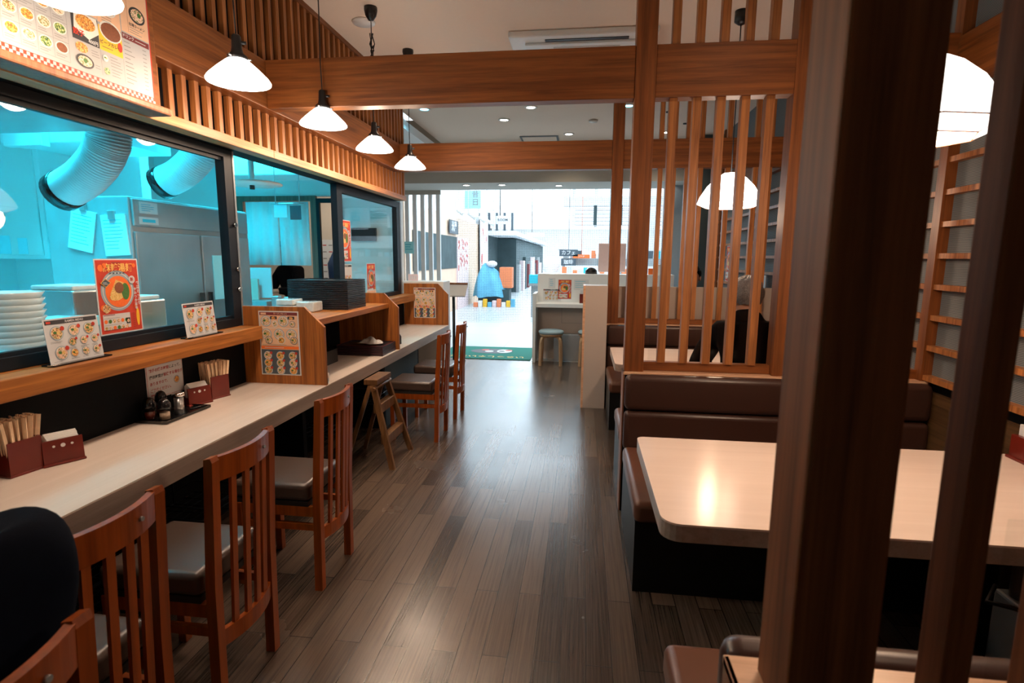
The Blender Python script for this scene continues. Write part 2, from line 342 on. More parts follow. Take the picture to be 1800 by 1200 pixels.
def tag(o, label, cat, group=None, kind=None):
    o['label'] = label; o['category'] = cat
    if group: o['group'] = group
    if kind: o['kind'] = kind
    return o
def thing(name, label, cat, loc, group=None, rotz=0):
    o = bpy.data.objects.new(name, None); COL.objects.link(o); o.location = loc; o.rotation_euler = (0, 0, rotz); o.empty_display_size = .1
    return tag(o, label, cat, group)
def st(g, name, parent=None, **k):
    o = g.build(name, parent, **k)
    if parent is None: o['kind'] = 'structure'
    return o
def sroot(name, loc=(0, 0, 0)):
    o = bpy.data.objects.new(name, None); COL.objects.link(o); o.location = loc; o['kind'] = 'structure'; return o
def kids(o): return [c for c in bpy.data.objects if c.parent == o]
def dup(o, parent=None):
    c = o.copy(); COL.objects.link(c)
    if parent is not None: c.parent = parent
    for ch in kids(o): dup(ch, c)
    return c
def B(k, *a, **kw): return G().m(k).box(*a, **kw)
# ================================================================ STRUCTURE
st(B('floor', -2.1, 2.0, -2.0, 7.93, -.05, 0), 'floor')
st(B('tile', -9, 9, 7.93, 60, -.05, 0), 'floor_mall')
st(B('tile', -6, -2.1, -2.0, 7.93, -.05, 0), 'floor_kitchen')
st(B('ceil', -2.2, 2.05, -2.0, 8.7, 3.22, 3.30), 'ceiling')
g = G().m('bulk'); g.box(-6, 6, 8.7, 9.6, 2.65, 3.6); st(g, 'wall_bulkhead')
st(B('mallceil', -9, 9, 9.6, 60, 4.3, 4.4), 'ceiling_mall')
# right wall
g = B('fabric', 1.90, 2.0, -2.0, 8.6, .88, 3.22); g.m('wallblk').box(1.90, 2.0, -2.0, 8.6, 0, .88); st(g, 'wall_right')
g = B('wains', 1.875, 1.90, -2.0, 8.6, .36, .80); st(g, 'trim_1')
sr = sroot('trim_2', (1.85, 0, .88))
g = B('beamy', 1.84, 1.90, -2.0, 8.6, 2.36, 2.61); st(g, 'wall_beam', sr)
for y in (.78, 3.20, 5.60, 8.0):
    st(B('beamz', 1.845, 1.90, y, y+.065, .80, 3.22), 'wall_post', sr)
for k in range(10):
    z = .885+.1636*k
    if z < 2.34: st(B('slat', 1.855, 1.90, -2.0, 8.6, z-.028, z), 'wall_rail', sr)
# left wall: black panel, ledge, upper slats
st(B('wallblk', -2.12, -2.07, -2.0, 6.2, 0, 1.0), 'wall_left')
lr = sroot('trim_3', (-1.93, 0, 1.0))
for a, b in ((-2.0, 3.10), (4.46, 6.2)):
    g = B('ledgew', -2.085, -1.93, a, b, 1.0, 1.078, bev=.004); st(g, 'ledge_board', lr)
g = B('wallblk', -2.14, -1.98, -2.0, 5.97, 2.104, 3.22); st(g, 'wall_left_upper')
g = B('railw', -2.02, -1.935, -2.0, 3.35, 2.103, 2.152, bev=.003); g.box(-2.02, -1.935, 3.352, 5.97, 2.103, 2.152, bev=.003); st(g, 'trim_4')
st(B('beamy', -2.0, -1.88, -2.0, 5.62, 2.362, 2.632, bev=.004), 'trim_5')
sl = sroot('trim_6', (-1.95, 0, 2.15)); n = 0
y = 1.68
while y < 5.97:
    if y > 2.3: st(B('slat', -1.985, -1.95, y, y+.032, 2.152, 2.362 if y < 5.6 else 2.64), 'lower_slat', sl)
    if y > 2.2: st(B('slat', -1.985, -1.95, y, y+.032, 2.632, 3.2), 'upper_slat', sl)
    y += .0905
st(B('beamy', -2.0, -1.94, 1.0, 5.97, 3.185, 3.22), 'trim_7')
# windows between room and kitchen
w1 = sroot('window_1', (-2.08, 1.0, 1.08))
g = B('frameblk', -2.115, -2.06, -2.0, 3.11, 1.08, 1.128, bev=.002); g.box(-2.10, -2.075, -2.0, 3.06, 1.128, 1.145); g.box(-2.115, -2.06, -2.0, 3.11, 2.06, 2.103)
g.box(-2.10, -2.075, -2.0, 3.06, 2.04, 2.06); g.box(-2.115, -2.06, 3.03, 3.105, 1.128, 2.06); g.box(-2.115, -2.06, 1.0, 1.0, 1.1, 1.1) if 0 else 0
st(g, 'window_frame', w1); st(B('frameedge', -2.118, -2.057, 3.105, 3.12, 1.08, 2.103), 'frame_edge', w1)
st(B('glass', -2.089, -2.085, -2.0, 3.03, 1.145, 2.04), 'glass_pane', w1)
g = G()
for z in (1.30, 1.42, 1.68): g.m('chrome').cyl((-2.06, 3.085, z), (-2.045, 3.085, z), .012)
st(g, 'window_latch', w1)
w2 = sroot('window_2', (-2.08, 5.3, 1.08))
g = B('frameblk', -2.115, -2.06, 4.50, 6.12, 1.08, 1.12); g.box(-2.115, -2.06, 4.50, 6.12, 2.04, 2.103); g.box(-2.115, -2.06, 4.50, 4.60, 1.12, 2.04); g.box(-2.115, -2.06, 6.0, 6.10, 1.12, 2.04)
st(g, 'window_frame', w2); st(B('frameedge', -2.118, -2.057, 6.10, 6.135, 1.08, 2.103), 'frame_edge', w2)
st(B('glass', -2.089, -2.085, 4.60, 6.0, 1.12, 2.04), 'glass_pane', w2)
# ---------------- booth screens
XS = [.442+.1258*k for k in range(12)]
def screen(y, near_cut=False, x0=.252, label='', slats=range(6), ytop=3.22):
    t = thing('lattice_screen', label, 'screen', (x0+.05, y+.055, .85), 'lattice screens between booths')
    b = lambda k, nm, *a, **kw: B(k, *a, **kw).build(nm, t)
    b('beamz', 'end_post', x0, x0+.11, y, y+.11, .85, 3.22, bev=.004)
    b('beamx', 'cross_beam', x0+.11, 1.845, y+.01, y+.10, 2.362, 2.632, bev=.003)
    b('beamx', 'bottom_rail', x0+.11, 1.845, y+.045, y+.095, .852, .902)
    for i, k in enumerate(slats):
        x = XS[k]+(x0-.252)
        if k == 5 and not near_cut: b('beamz', 'middle_post', x, x+.10, y, y+.11, .85, 3.22, bev=.003); continue
        b('slat', 'slat', x, x+.043, y+.03, y+.08, .902, 2.362)
        b('slat', 'slat', x, x+.043, y+.03, y+.08, 2.632, 3.22)
    return t
def lowwall(y0, y1, nm):
    g = B('wallblk', .256, 1.875, y0, y1, 0, .835); o = st(g, 'wall_low_'+nm)
    st(B('trimw', .248, .256, y0, y1, 0, .85), 'end_trim', o)
    st(B('capw', .248, 1.875, y0-.005, y1+.005, .835, .85, bev=.002), 'cap_board', o)
lowwall(3.18, 3.33, 'near'); lowwall(5.58, 5.72, 'far'); lowwall(.70, .86, 'front')
screen(3.20, label='wooden lattice screen with wide end post, standing between the two booths', slats=[0, 1, 2, 3, 4, 5, 6, 7, 8, 9, 10])
screen(5.60, near_cut=True, label='farthest wooden lattice screen, beyond the seated person in black', slats=list(range(0, 11)))
# foreground screen
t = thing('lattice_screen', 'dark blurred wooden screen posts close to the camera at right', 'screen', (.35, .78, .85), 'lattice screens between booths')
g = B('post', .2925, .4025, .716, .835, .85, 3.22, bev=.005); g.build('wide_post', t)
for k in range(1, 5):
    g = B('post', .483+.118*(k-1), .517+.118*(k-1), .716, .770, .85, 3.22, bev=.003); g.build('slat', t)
    if k == 1: pass
# cross beam joining the left beam to the post
o = B('beamx', -1.88, .252, 3.21, 3.30, 2.362, 2.632, bev=.004).build('ceiling_beam'); tag(o, 'dark wooden cross beam nearest the camera, left of the lattice post', 'beam')
o = B('beamx', -1.88, .252, 5.61, 5.70, 2.362, 2.632, bev=.004).build('ceiling_beam'); tag(o, 'wooden cross beam farther back, below the row of ceiling spotlights', 'beam')
# ---------------- ceiling fittings
t = thing('air_conditioner', 'white ceiling cassette air conditioner with dark slot', 'air conditioner', (-.05, 4.95, 3.19))
B('white', -.62, .52, 4.48, 5.42, 3.17, 3.218, bev=.012).build('panel', t)
B('white', -.50, .42, 4.60, 5.30, 3.15, 3.17, bev=.006).build('grille', t)
B('black', -.34, .30, 4.545, 4.585, 3.164, 3.170).build('air_slot', t)
B('beige', -.28, .24, 4.66, 4.67, 3.146, 3.150).build('seam', t)
def downlight(x, y, z, lens, label, power, col):
    t = thing('downlight', label, 'ceiling light', (x, y, z), 'round recessed ceiling spotlights')
    G().m('white').lathe([(.075, 0), (.07, -.008), (.052, -.008), (.05, -.002)], c=(x, y, z)).build('trim_ring', t)
    G().m(lens).lathe([(.0001, -.004), (.050, -.004), (.0502, -.003), (.0001, -.003)], c=(x, y, z)).build('lens', t)
    if power:
        l = spot('downlight_beam', (x, y, z-.02), power, col, 120, .8, .05)
for i, (x, y, ln, lab) in enumerate([(-2.0+.1, 6.6, 'ledc', 'cyan glowing spotlight left of centre, seen above the last hanging lamp'), (-.648, 6.64, 'led', 'warm white spotlight seen just under the near cross beam, mid ceiling'), (-1.038, 7.19, 'led', 'warm white spotlight to the lower left of its neighbour'), (.463, 6.68, 'ledc', 'bright cyan spotlight beside the tall lattice post'), (-.247, 8.07, 'led', 'smaller pale spotlight above the far cross beam'), (1.096, 8.09, 'led', 'spotlight seen through the lattice slats at right')]):
    downlight(x, y, 3.218, ln, lab, 45 if ln == 'led' else 45, (1, .78, .55) if ln == 'led' else (.25, .75, 1))
for i, (x, y) in enumerate([(-1.9, 8.95), (-1.32, 8.95), (-.42, 9.1), (.5, 9.1), (1.3, 9.1)]):
    downlight(x, y, 2.65, 'led', ['leftmost', 'second from the left', 'middle', 'second from the right', 'rightmost'][i]+' of the small spotlights under the entrance bulkhead', 0, COOL)
g = G().m('white').lathe([(.06, 0), (.055, -.02), (.0001, -.03)], c=(.078, 7.33, 3.218)); tag(g.build('smoke_detector'), 'round white smoke detector on ceiling beyond the near beam', 'smoke detector')
g = G().m('white').lathe([(.085, 0), (.08, -.012), (.0001, -.014)], c=(-1.66, 4.2, 3.218)); tag(g.build('ceiling_speaker'), 'round white ceiling fitting behind a dangling black cord bundle', 'ceiling fitting')
g = B('frameedge', -.95, -.40, 8.15, 8.55, 3.208, 3.218); g.m('ceil').box(-.92, -.43, 8.18, 8.52, 3.204, 3.21); tag(g.build('access_hatch'), 'square ceiling access hatch near the entrance bulkhead', 'hatch')
g = B('white', -.30, .10, 6.3, 6.45, 3.20, 3.218); g.m('black').box(-.26, .06, 6.34, 6.41, 3.197, 3.2); tag(g.build('ceiling_vent'), 'narrow slotted ceiling vent beyond the near cross beam', 'vent')
for x, y in ((.95, 7.0), (1.25, 7.6)):
    g = G().m('dark').lathe([(.03, 0), (.028, -.01), (.0001, -.012)], c=(x, y, 3.218)); tag(g.build('sprinkler_head'), ['small dark ceiling sprinkler, the one nearer the camera', 'small dark ceiling sprinkler, the one nearer the entrance'][x > 1], 'sprinkler', 'ceiling sprinklers')
# ---------------- pendant lamps over the counter
def pendant(x, y, z, label, bundle=False):
    t = thing('pendant_lamp', label, 'hanging lamp', (x, y, z), 'white cone lamps hanging over the counter')
    G().m('opal').lathe([(.034, .098), (.050, .088), (.088, .055), (.122, .022), (.1325, .006), (.131, .0), (.126, .004), (.085, .048), (.045, .082), (.030, .090)], c=(x, y, z), n=40).build('lamp_shade', t)
    G().m('black').lathe([(.042, .094), (.042, .108), (.026, .122), (.022, .14), (.019, .19), (.014, .196), (.0001, .2)], c=(x, y, z)).build('lamp_holder', t)
    lh = [c for c in bpy.data.objects if c.parent == t and c.name.startswith('lamp_holder')][0]
    g = G().m('chrome')
    for k in range(3):
        a = 2.1*k+.5; g.cyl((x+.03*cos(a), y+.03*sin(a), z+.1), (x+.058*cos(a), y+.058*sin(a), z+.1), .004, n=8)
    g.m('black').cyl((x, y, z+.165), (x+.038, y+.012, z+.165), .007, n=8); g.build('holder_screws', lh)
    g = G().m('black').tube([(x, y, z+.19), (x-.004, y, z+.35), (x, y, z+.6), (x, y, 3.16)], .0035, n=6)
    if bundle:
        for k in range(5): g.tube([(x+.012*sin(k), y+.01*cos(k), 3.05), (x+.022*cos(k*2), y, 2.98), (x+.006*k-.012, y+.01, 2.94), (x+.02*sin(k*3), y, 2.90), (x, y, 2.88)], .0035, n=6)
    g.build('cord', t)
    G().m('black').lathe([(.045, 3.22), (.046, 3.20), (.038, 3.165), (.018, 3.135), (.0001, 3.13)], c=(x, y, 0)).build('ceiling_rose', t)
    point('pendant_bulb', (x, y, z-.03), 16, (1.0, .70, .48), .06)
pendant(-1.53, 1.58, 2.255, 'white cone lamp cropped by the top left edge, above the menu board')
pendant(-1.52, 2.38, 2.25, 'largest fully visible white cone lamp over the counter')
pendant(-1.52, 3.18, 2.25, 'white cone lamp hanging just under the near cross beam')
pendant(-1.52, 3.98, 2.26, 'fourth white cone lamp, its cord tied in a bundle at the ceiling', True)
pendant(-1.51, 4.78, 2.26, 'farthest and smallest white cone lamp over the counter')
# ---------------- washi lamps
def washi(x, y, z0, label):
    t = thing('paper_lamp', label, 'hanging lamp', (x, y, z0), 'large faceted paper lamps over booth tables')
    prof = [(.165, 0), (.238, .034), (.218, .085), (.168, .16), (.110, .215), (.060, .245)]
    G().m('washi').lathe(prof, c=(x, y, z0), n=7, smooth=False).build('lamp_shade', t)
    g = G().m('washirib')
    for j in (0, 1):
        r, z = prof[j]; ps = [(x+r*1.005*cos(2*pi*i/7), y+r*1.005*sin(2*pi*i/7), z0+z) for i in range(8)]
        for a, b in zip(ps, ps[1:]): g.cyl(a, b, .0022, n=5)
    for i in range(7):
        a = 2*pi*i/7; g.cyl((x+.166*cos(a), y+.166*sin(a), z0), (x+.226*cos(a), y+.226*sin(a), z0+.035), .0022, n=5)
    g.build('rib', t)
    G().m('black').tube([(x, y, z0+.245), (x, y, 2.8), (x, y, 3.18)], .004, n=6).build('cord', t)
    G().m('black').lathe([(.045, 3.22), (.046, 3.15), (.02, 3.13), (.0001, 3.13)], c=(x, y, 0)).build('ceiling_rose', t)
    point('paper_lamp_bulb', (x, y, z0-.06), 26, (1.0, .66, .42), .12)
washi(1.055, 4.32, 1.875, 'faceted paper lamp glowing behind the lattice slats')
washi(1.02, 1.95, 1.87, 'faceted paper lamp glimpsed between the two dark foreground posts')
# unseen spots without fixtures, added to brighten the beams and booths
for i, (x, y, lab) in enumerate([(-.5, 4.5, 'a'), (-.5, 5.0, 'b'), (.9, 1.2, 'c'), (.9, 2.4, 'd'), (-1.1, 4.9, 'e')]):
    spot('added_spot_fill', (x, y, 3.19), 45 if y > 4 else 22, (1, .72, .52), 130, .8, .06)
# ================================================================ COUNTER
t = thing('long_counter', 'long cream laminate counter along the kitchen windows', 'counter', (-1.8, 2.1, 0))
B('ctr', -2.07, -1.536, -2.0, 6.22, .715, .72).build('worktop', t)
B('ctredge', -2.07, -1.535, -2.0, 6.22, .638, .715).build('edge_band', t)
for y in (-.4, 1.9, 3.1, 4.5, 5.5): B('wallblk', -2.07, -1.70, y, y+.04, 0, .638).build('support_panel', t)
B('greyw', -1.72, -1.70, 4.54, 5.5, 0, .638).build('front_panel', t)
def divider(y, label, z0=.72):
    g = G().m('divw').prism([(-2.065, z0), (-1.538, z0), (-1.538, 1.078), (-1.66, 1.197), (-2.065, 1.197)], 1, y, y+.022)
    o = g.build('counter_divider'); tag(o, label, 'divider', 'wooden end panels with a cut corner on the counter'); return o
divider(3.11, 'nearest wooden divider on the counter, with a large ramen menu on it')
divider(4.46, 'plain wooden divider behind the black trays, no menu on it')
divider(6.20, 'farthest wooden divider, at the end of the counter')
# shelf between dividers
t = thing('pass_shelf', 'wooden pass-through shelf carrying stacked black trays', 'shelf', (-1.85, 3.8, 1.07))
B('ledgew', -2.2, -1.62, 3.133, 4.459, 1.072, 1.112, bev=.003).build('shelf_board', t)
# ================================================================ PRINTS
def f_bowl(g, u, v, r, l, food='food4', rim='rim', badge=False):
    g.disc(u, v, r, l, rim); g.disc(u, v, r*.88, l+1, 'rimw'); g.disc(u, v, r*.80, l+2, food)
    g.disc(u-r*.25, v+r*.1, r*.3, l+3, 'leaf', ry=r*.2, n=10); g.disc(u+r*.2, v+r*.05, r*.28, l+3, 'noodle', n=10)
    if badge: g.disc(u+r*.85, v+r*.6, r*.32, l+4, 'red', n=12)
def menuA(g, w=.235, h=.175):     # small white ramen menu
    g.plate(w, h); g.rect(.006, h-.022, w-.006, h-.006, 1, 'dark'); g.text('RAMEN MENU', w*.55, h-.0145, .0125, 2, 'paper', .02); g.rect(.012, h-.018, .03, h-.010, 2, 'red')
    for u, v, r, f in ((.047, .118, .028, 'food1'), (.120, .122, .025, 'food4'), (.187, .122, .025, 'food1'), (.052, .040, .028, 'food4')): f_bowl(g, u, v, r, 1, f, badge=True)
    for u in (.106, .156, .206):
        f_bowl(g, u, .078, .018, 1, 'food4' if u > .15 else 'food1', badge=True); f_bowl(g, u, .034, .018, 1, 'food2' if u < .11 else 'food4', badge=u > .2)
        g.lines(u-.018, .055, u+.02, 2, .004, 1, 'ink', .0012); g.lines(u-.018, .012, u+.02, 1, .004, 1, 'ink', .0012)
    g.lines(.015, .085, .075, 2, .004, 1, 'ink', .0012); g.lines(.015, .009, .07, 1, .004, 1, 'ink', .0012); g.lines(.10, .093+.003, .14, 1, .003, 1, 'ink', .001)
def menuB(g, w=.235, h=.335):     # red noodle poster
    g.plate(w, h); e = .006; g.rect(e, e, w-e, h-e, 1, 'red')
    k = w/.235
    g.text('麻辣湯麺', w*.52, h-.042*k, .040*k, 2, 'gold', .02); g.lines(w*.38, h-.018*k, w*.65, 1, .003, 2, 'dark', .0015)
    cu, cv, r = w*.47, h*.575, w*.385
    g.disc(cu, cv, r, 2, 'rim', n=40); g.disc(cu, cv, r*.90, 3, 'rimw', n=40); g.disc(cu, cv, r*.86, 4, 'rim', n=40); g.disc(cu+.002, cv-.004, r*.78, 5, 'soup', n=36)
    g.poly([(cu-r*.5, cv-.15*r), (cu-.1*r, cv+.55*r), (cu+.45*r, cv+.35*r), (cu+.3*r, cv-.35*r), (cu-.1*r, cv-.5*r)], 6, 'noodle')
    g.disc(cu-.25*r, cv-.3*r, .3*r, 7, 'noodle', ry=.18*r); g.disc(cu+.42*r, cv-.05*r, .24*r, 7, 'leaf', ry=.42*r); g.disc(cu+.05*r, cv+.15*r, .27*r, 8, 'meat'); g.text('幸楽', cu, cv+r*.93, .014*k, 6, 'dark', .02) if 0 else 0
    for i in range(5): g.rect(cu-.04*k+i*.018*k, cv+r*.84, cu-.03*k+i*.018*k, cv+r*.9, 6, 'navyp')
    g.poly([(.018*k, h-.105*k), (.045*k, h-.085*k), (.072*k, h-.105*k), (.045*k, h-.125*k)], 9, 'gold'); g.poly([(.022*k, h-.105*k), (.045*k, h-.088*k), (.068*k, h-.105*k), (.045*k, h-.122*k)], 10, 'navyp'); g.lines(.03*k, h-.105*k, .06*k, 2, .006, 11, 'paper', .002)
    g.disc(w*.80, h-.095*k, .018*k, 9, 'paper'); g.text('新', w*.80, h-.095*k, .02*k, 10, 'red')
    for u, v, rr in ((.03, h-.04, .016), (.05, h-.03, .012), (.21, h-.03, .010), (.025, h*.36, .014), (.05, h*.34, .014), (.2, h*.35, .008)): g.disc(u*k, v, rr*k, 3, 'orange', n=8)
    g.disc(.04*k, h*.345, .02*k, 4, 'food1', n=10); g.vtext('野菜たっぷり', w*.93, h*.66, .017*k, 9, 'paper', .03); g.vtext('やみつき旨辛', w*.855, h*.58, .016*k, 9, 'paper', .03)
    g.rect(.018*k, .022*k, w*.70, h*.27, 2, 'paper')
    for i in range(6):
        for j in range(2): g.disc(w*(.13+.095*i), h*(.085+.09*j), .009*k, 3, ('food1', 'food4', 'orange', 'leaf')[(i+j*2) % 4], n=10)
    g.lines(.022*k, h*.255, w*.5, 1, .003, 3, 'maroon', .003); g.lines(.022*k, h*.215, w*.66, 1, .003, 3, 'ink', .0015); g.lines(.022*k, h*.125, w*.66, 1, .003, 3, 'ink', .0015); g.lines(.022*k, h*.095-.012, w*.66, 1, .003, 3, 'ink', .0015)
    g.rect(w*.70, .03*k, w*.705, h*.27, 3, 'ink'); g.rect(w*.60, h*.12, w*.69, h*.2, 3, 'dark'); g.disc(w*.645, h*.16, .008*k, 4, 'food4', n=10)
    g.disc(w*.89, h*.20, .009*k, 3, 'yellow', ry=.042*k); g.lines(w*.76, h*.25, w*.84, 8, .009*k, 3, 'maroon', .0015)
def menuC(g, w=.258, h=.395):     # ramen set menu on dividers
    g.plate(w, h); e = .007; g.rect(e, e, w-e, h-e, 1, 'peach'); g.rect(e, h-.026, w-e, h-e, 2, 'maroon'); g.rect(.015, h-.022, .05, h-.011, 3, 'peach'); g.text('ラーメンセット', w*.55, h-.0165, .013, 3, 'peach', .02)
    for i, u in enumerate((.047, .160)):
        f_bowl(g, u, h-.062, .034, 2, 'food4'); g.rect(u+.028, h-.05, u+.072, h-.032, 2, 'dark'); g.disc(u+.05, h-.042, .013, 3, 'food2', ry=.008, n=10); f_bowl(g, u+.058, h-.078, .019, 5, 'food4', 'rimw' if i == 0 else 'dark')
    g.rect(e, h-.105, w-e, h-.102, 2, 'rimw')
    for i, u in enumerate((.047, .128, .208)): f_bowl(g, u, h-.142, .034, 2, 'food4'); f_bowl(g, u+.015, h-.178, .024, 7, ('food4', 'food2', 'food1')[i], ('dark', 'rimw', 'dark')[i])
    g.lines(.015, h-.208, w-.02, 2, .006, 2, 'ink', .002); g.rect(e, h-.233, w-e, h-.215, 2, 'orange'); g.lines(.03, h-.226, w-.04, 1, .006, 3, 'paper', .003)
    g.rect(e, e, w-e, h-.236, 2, 'navyp')
    for i in range(3):
        for j in range(3): f_bowl(g, .048+.081*i, .030+.046*j, .027, 3, ('food1', 'food4', 'food2')[(i+2*j) % 3], 'rim', badge=True)
def menuD(g, w=.655, h=.60):      # big wall menu
    g.plate(w, h, .006, 'menuback'); g.rect(0, 0, w, h, 1, 'red'); g.rect(.010, .026, w-.008, h, 2, 'menuback')
    n = 56; c = w/n
    for i in range(n):
        for j in range(2): g.rect(i*c, .001+j*.0115, (i+1)*c, .001+(j+1)*.0115, 2, 'menuback' if (i+j) % 2 else 'red')
    F4 = ('food2', 'food3', 'food1', 'food4', 'meat')
    for i in range(4):
        for j in range(8):
            u, v = .050+.059*i, .082+.064*j
            g.disc(u, v, .025, 4, 'rimw', ry=.019); g.disc(u, v, .021, 5, F4[(i*3+j*2) % 5], ry=.016); g.lines(u-.024, v-.026, u+.022, 2, .007, 4, 'ink', .002)
    for i in range(5): g.rect(.020+.059*i, .042, .0212+.059*i, h, 3, 'ink')
    for j in range(9): g.rect(.020, .040+.064*j, .257, .0412+.064*j, 3, 'ink')
    g.rect(.276, .135, .390, .235, 3, 'dark'); g.poly([(.284, .175), (.345, .150), (.392, .185), (.385, .235), (.290, .235)], 4, 'rimw'); g.disc(.335, .205, .042, 5, 'food2', ry=.026)
    g.text('餃子', .302, .160, .024, 6, 'red', .03); g.text('400円', .362, .145, .017, 6, 'paper', .02)
    g.rect(.392, .135, .500, .225, 3, 'yellow'); g.disc(.448, .215, .052, 4, 'rimw', ry=.038); g.disc(.448, .214, .046, 5, 'meat', ry=.032); g.text('ビーフカレー', .442, .165, .0165, 6, 'dark', .02); g.disc(.487, .172, .011, 6, 'red', ry=.018); g.lines(.40, .148, .46, 1, .01, 6, 'dark')
    g.disc(.310, .112, .026, 4, 'food2', ry=.018); g.disc(.318, .066, .038, 5, 'dark', ry=.024); g.disc(.318, .066, .030, 6, 'food4', ry=.018); g.disc(.318, .068, .009, 7, 'leaf', n=8); g.lines(.350, .115, .385, 3, .009, 4, 'ink'); g.lines(.362, .066, .388, 2, .009, 4, 'ink')
    for u in (.392, .500): g.rect(u, .040, u+.0012, .135, 3, 'ink')
    f_bowl(g, .412, .108, .014, 4, 'rimw'); g.disc(.415, .062, .013, 4, 'food3'); g.lines(.435, .120, .49, 4, .011, 4, 'ink'); g.lines(.437, .074, .49, 3, .011, 4, 'ink')
    g.rect(.505, .245, w-.010, h, 3, 'peach'); g.disc(.590, .330, .042, 4, 'dark', ry=.032); g.disc(.590, .330, .033, 5, 'food4', ry=.025); g.disc(.60, .335, .01, 6, 'leaf', n=8); g.text('台湾ラーメン', .585, .285, .014, 4, 'dark', .02); g.lines(.545, .272, .625, 3, .009, 4, 'ink'); g.rect(.538, .25, .539, h, 5, 'maroon')
    g.rect(.392, .235, .500, h, 3, 'peach'); g.disc(.445, .300, .038, 4, 'rimw', ry=.03); g.disc(.445, .300, .032, 5, 'food1', ry=.025); g.lines(.41, .265, .48, 3, .009, 4, 'ink'); g.rect(.276, .24, .390, h, 3, 'peach'); g.disc(.333, .30, .04, 4, 'food2', ry=.03)
    g.rect(.504, .218, w-.012, .240, 3, 'maroon'); g.text('ドリンク', .535, .229, .015, 4, 'paper', .02); g.lines(.57, .227, .63, 1, .01, 4, 'paper')
    for j in range(11): g.rect(.51, .205-.0155*j, .535+.03*random.random(), .2082-.0155*j, 3, 'ink'); g.rect(.605, .203-.0155*j, .625, .206-.0155*j, 3, 'ink')
YV, ZV, XV = (0, 1, 0), (0, 0, 1), (1, 0, 0)
# big menu board on the upper wall
t = thing('menu_board', 'large wall menu with red checker border at top left', 'menu board', (-1.9, 1.98, 2.13))
B('beamy', -1.945, -1.872, 1.30, 2.335, 2.135, 2.80, bev=.004).build('backing_board', t)
B('trimw', -1.96, -1.83, 1.30, 2.355, 2.108, 2.140, bev=.008).build('bottom_moulding', t)
g = G().frame((-1.862, 1.640, 2.145), YV, ZV); menuD(g); g.build('menu_sheet', t)
g = G().frame((-1.514+.0, 0, 0), YV, ZV)
# menus on ledge
def standmenu(y, label, tilt=.10):
    t = thing('menu_stand', label, 'menu stand', (-2.0, y+.12, 1.078), 'ramen menus in black stands on the ledge')
    g = G().frame((-1.99, y, 1.082), YV, (-tilt, 0, 1)); menuA(g); g.build('menu_card', t)
    g = B('blackg', -2.02, -1.965, y-.012, y+.25, 1.078, 1.085, bev=.002); g.m('chrome').box(-1.985, -1.972, y-.02, y+.02, 1.084, 1.087); g.build('stand_base', t)
standmenu(1.805, 'white ramen menu on the ledge left of the red noodle poster')
standmenu(2.535, 'white ramen menu on the ledge right of the red noodle poster')
g = G().frame((-2.083, 2.13, 1.147), YV, ZV); menuB(g); tag(g.build('noodle_poster'), 'large red noodle bowl poster on the kitchen window glass', 'poster')
g = G().frame((-2.0, 1.35, 1.10), YV, (-.08, 0, 1)); menuC(g, .27, .25) if 0 else menuA(g, .235, .175)
g2 = g; g2.rect(.0, .0, .235, .175, 14, 'paper'); g2.rect(.006, .006, .229, .169, 15, 'navyp')
for i in range(4):
    for j in range(3): f_bowl(g2, .03+.057*i, .03+.05*j, .02, 16, 'soup', badge=True)
tag(g2.build('menu_card'), 'dark menu card cut off by the left edge of the photo', 'menu card')
g = G().frame((-1.955, 3.1085, .775), XV, ZV); menuC(g); tag(g.build('ramen_poster'), 'ramen set menu poster on the nearest counter divider', 'poster', 'ramen set menus on dividers')
g = G().frame((-1.945, 6.1985, .80), XV, ZV); menuC(g, .258, .35); tag(g.build('ramen_poster'), 'small ramen set menu poster on the farthest counter divider', 'poster', 'ramen set menus on dividers')
g = G().frame((-2.083, 4.545, 1.455), YV, ZV); menuB(g, .26, .36); tag(g.build('noodle_poster'), 'red noodle poster above a bowl menu on the far window, left side', 'poster')
g = G().frame((-2.083, 4.55, 1.19), YV, ZV); menuC(g, .258, .25) if 0 else menuA(g, .25, .24); tag(g.build('menu_card'), 'pale bowl menu below the noodle poster on the far window', 'menu card')
g = G().frame((-2.083, 5.15, 1.10), YV, ZV); menuB(g, .22, .335); tag(g.build('noodle_poster'), 'small red noodle poster low on the far window, right side', 'poster')
g = G().frame((-2.02, 4.98, 1.085), YV, ZV); menuA(g, .235, .10) if 0 else g.plate(.23, .10); g.rect(.01, .01, .22, .09, 1, 'peach')
for i in range(4): f_bowl(g, .035+.05*i, .05, .02, 2, 'food4')
tag(g.build('menu_card'), 'low peach menu card standing before the far window', 'menu card')
# gyoza notice
g = G().frame((-2.068, 2.335, .80), YV, ZV); g.plate(.245, .172); g.rect(.004, .004, .241, .168, 1, 'inkr'); g.rect(.006, .006, .239, .166, 2, 'paper')
for i, (a, b) in enumerate((('餃子の焼き時間', 'によって、'), ('提供時間が', '前後する場合が'), ('ありますので、', ''), ('ご了承ください。', ''))):
    v = .142-.033*i; fs = .0185; ka = 'dark' if i == 1 else 'inkr'; kb = 'dark' if i == 0 else 'inkr'
    g.text(a, .018+len(a)*fs/2, v, fs, 3, ka, .02)
    if b: g.text(b, .018+len(a)*fs+len(b)*fs/2, v, fs, 3, kb, .02)
g.disc(.195, .07, .02, 4, 'rim'); g.disc(.195, .07, .016, 5, 'food2'); g.lines(.02, .02, .08, 1, .01, 3, 'inkr', .004)
tag(g.build('gyoza_notice'), 'white notice with red Japanese text under the ledge', 'notice')
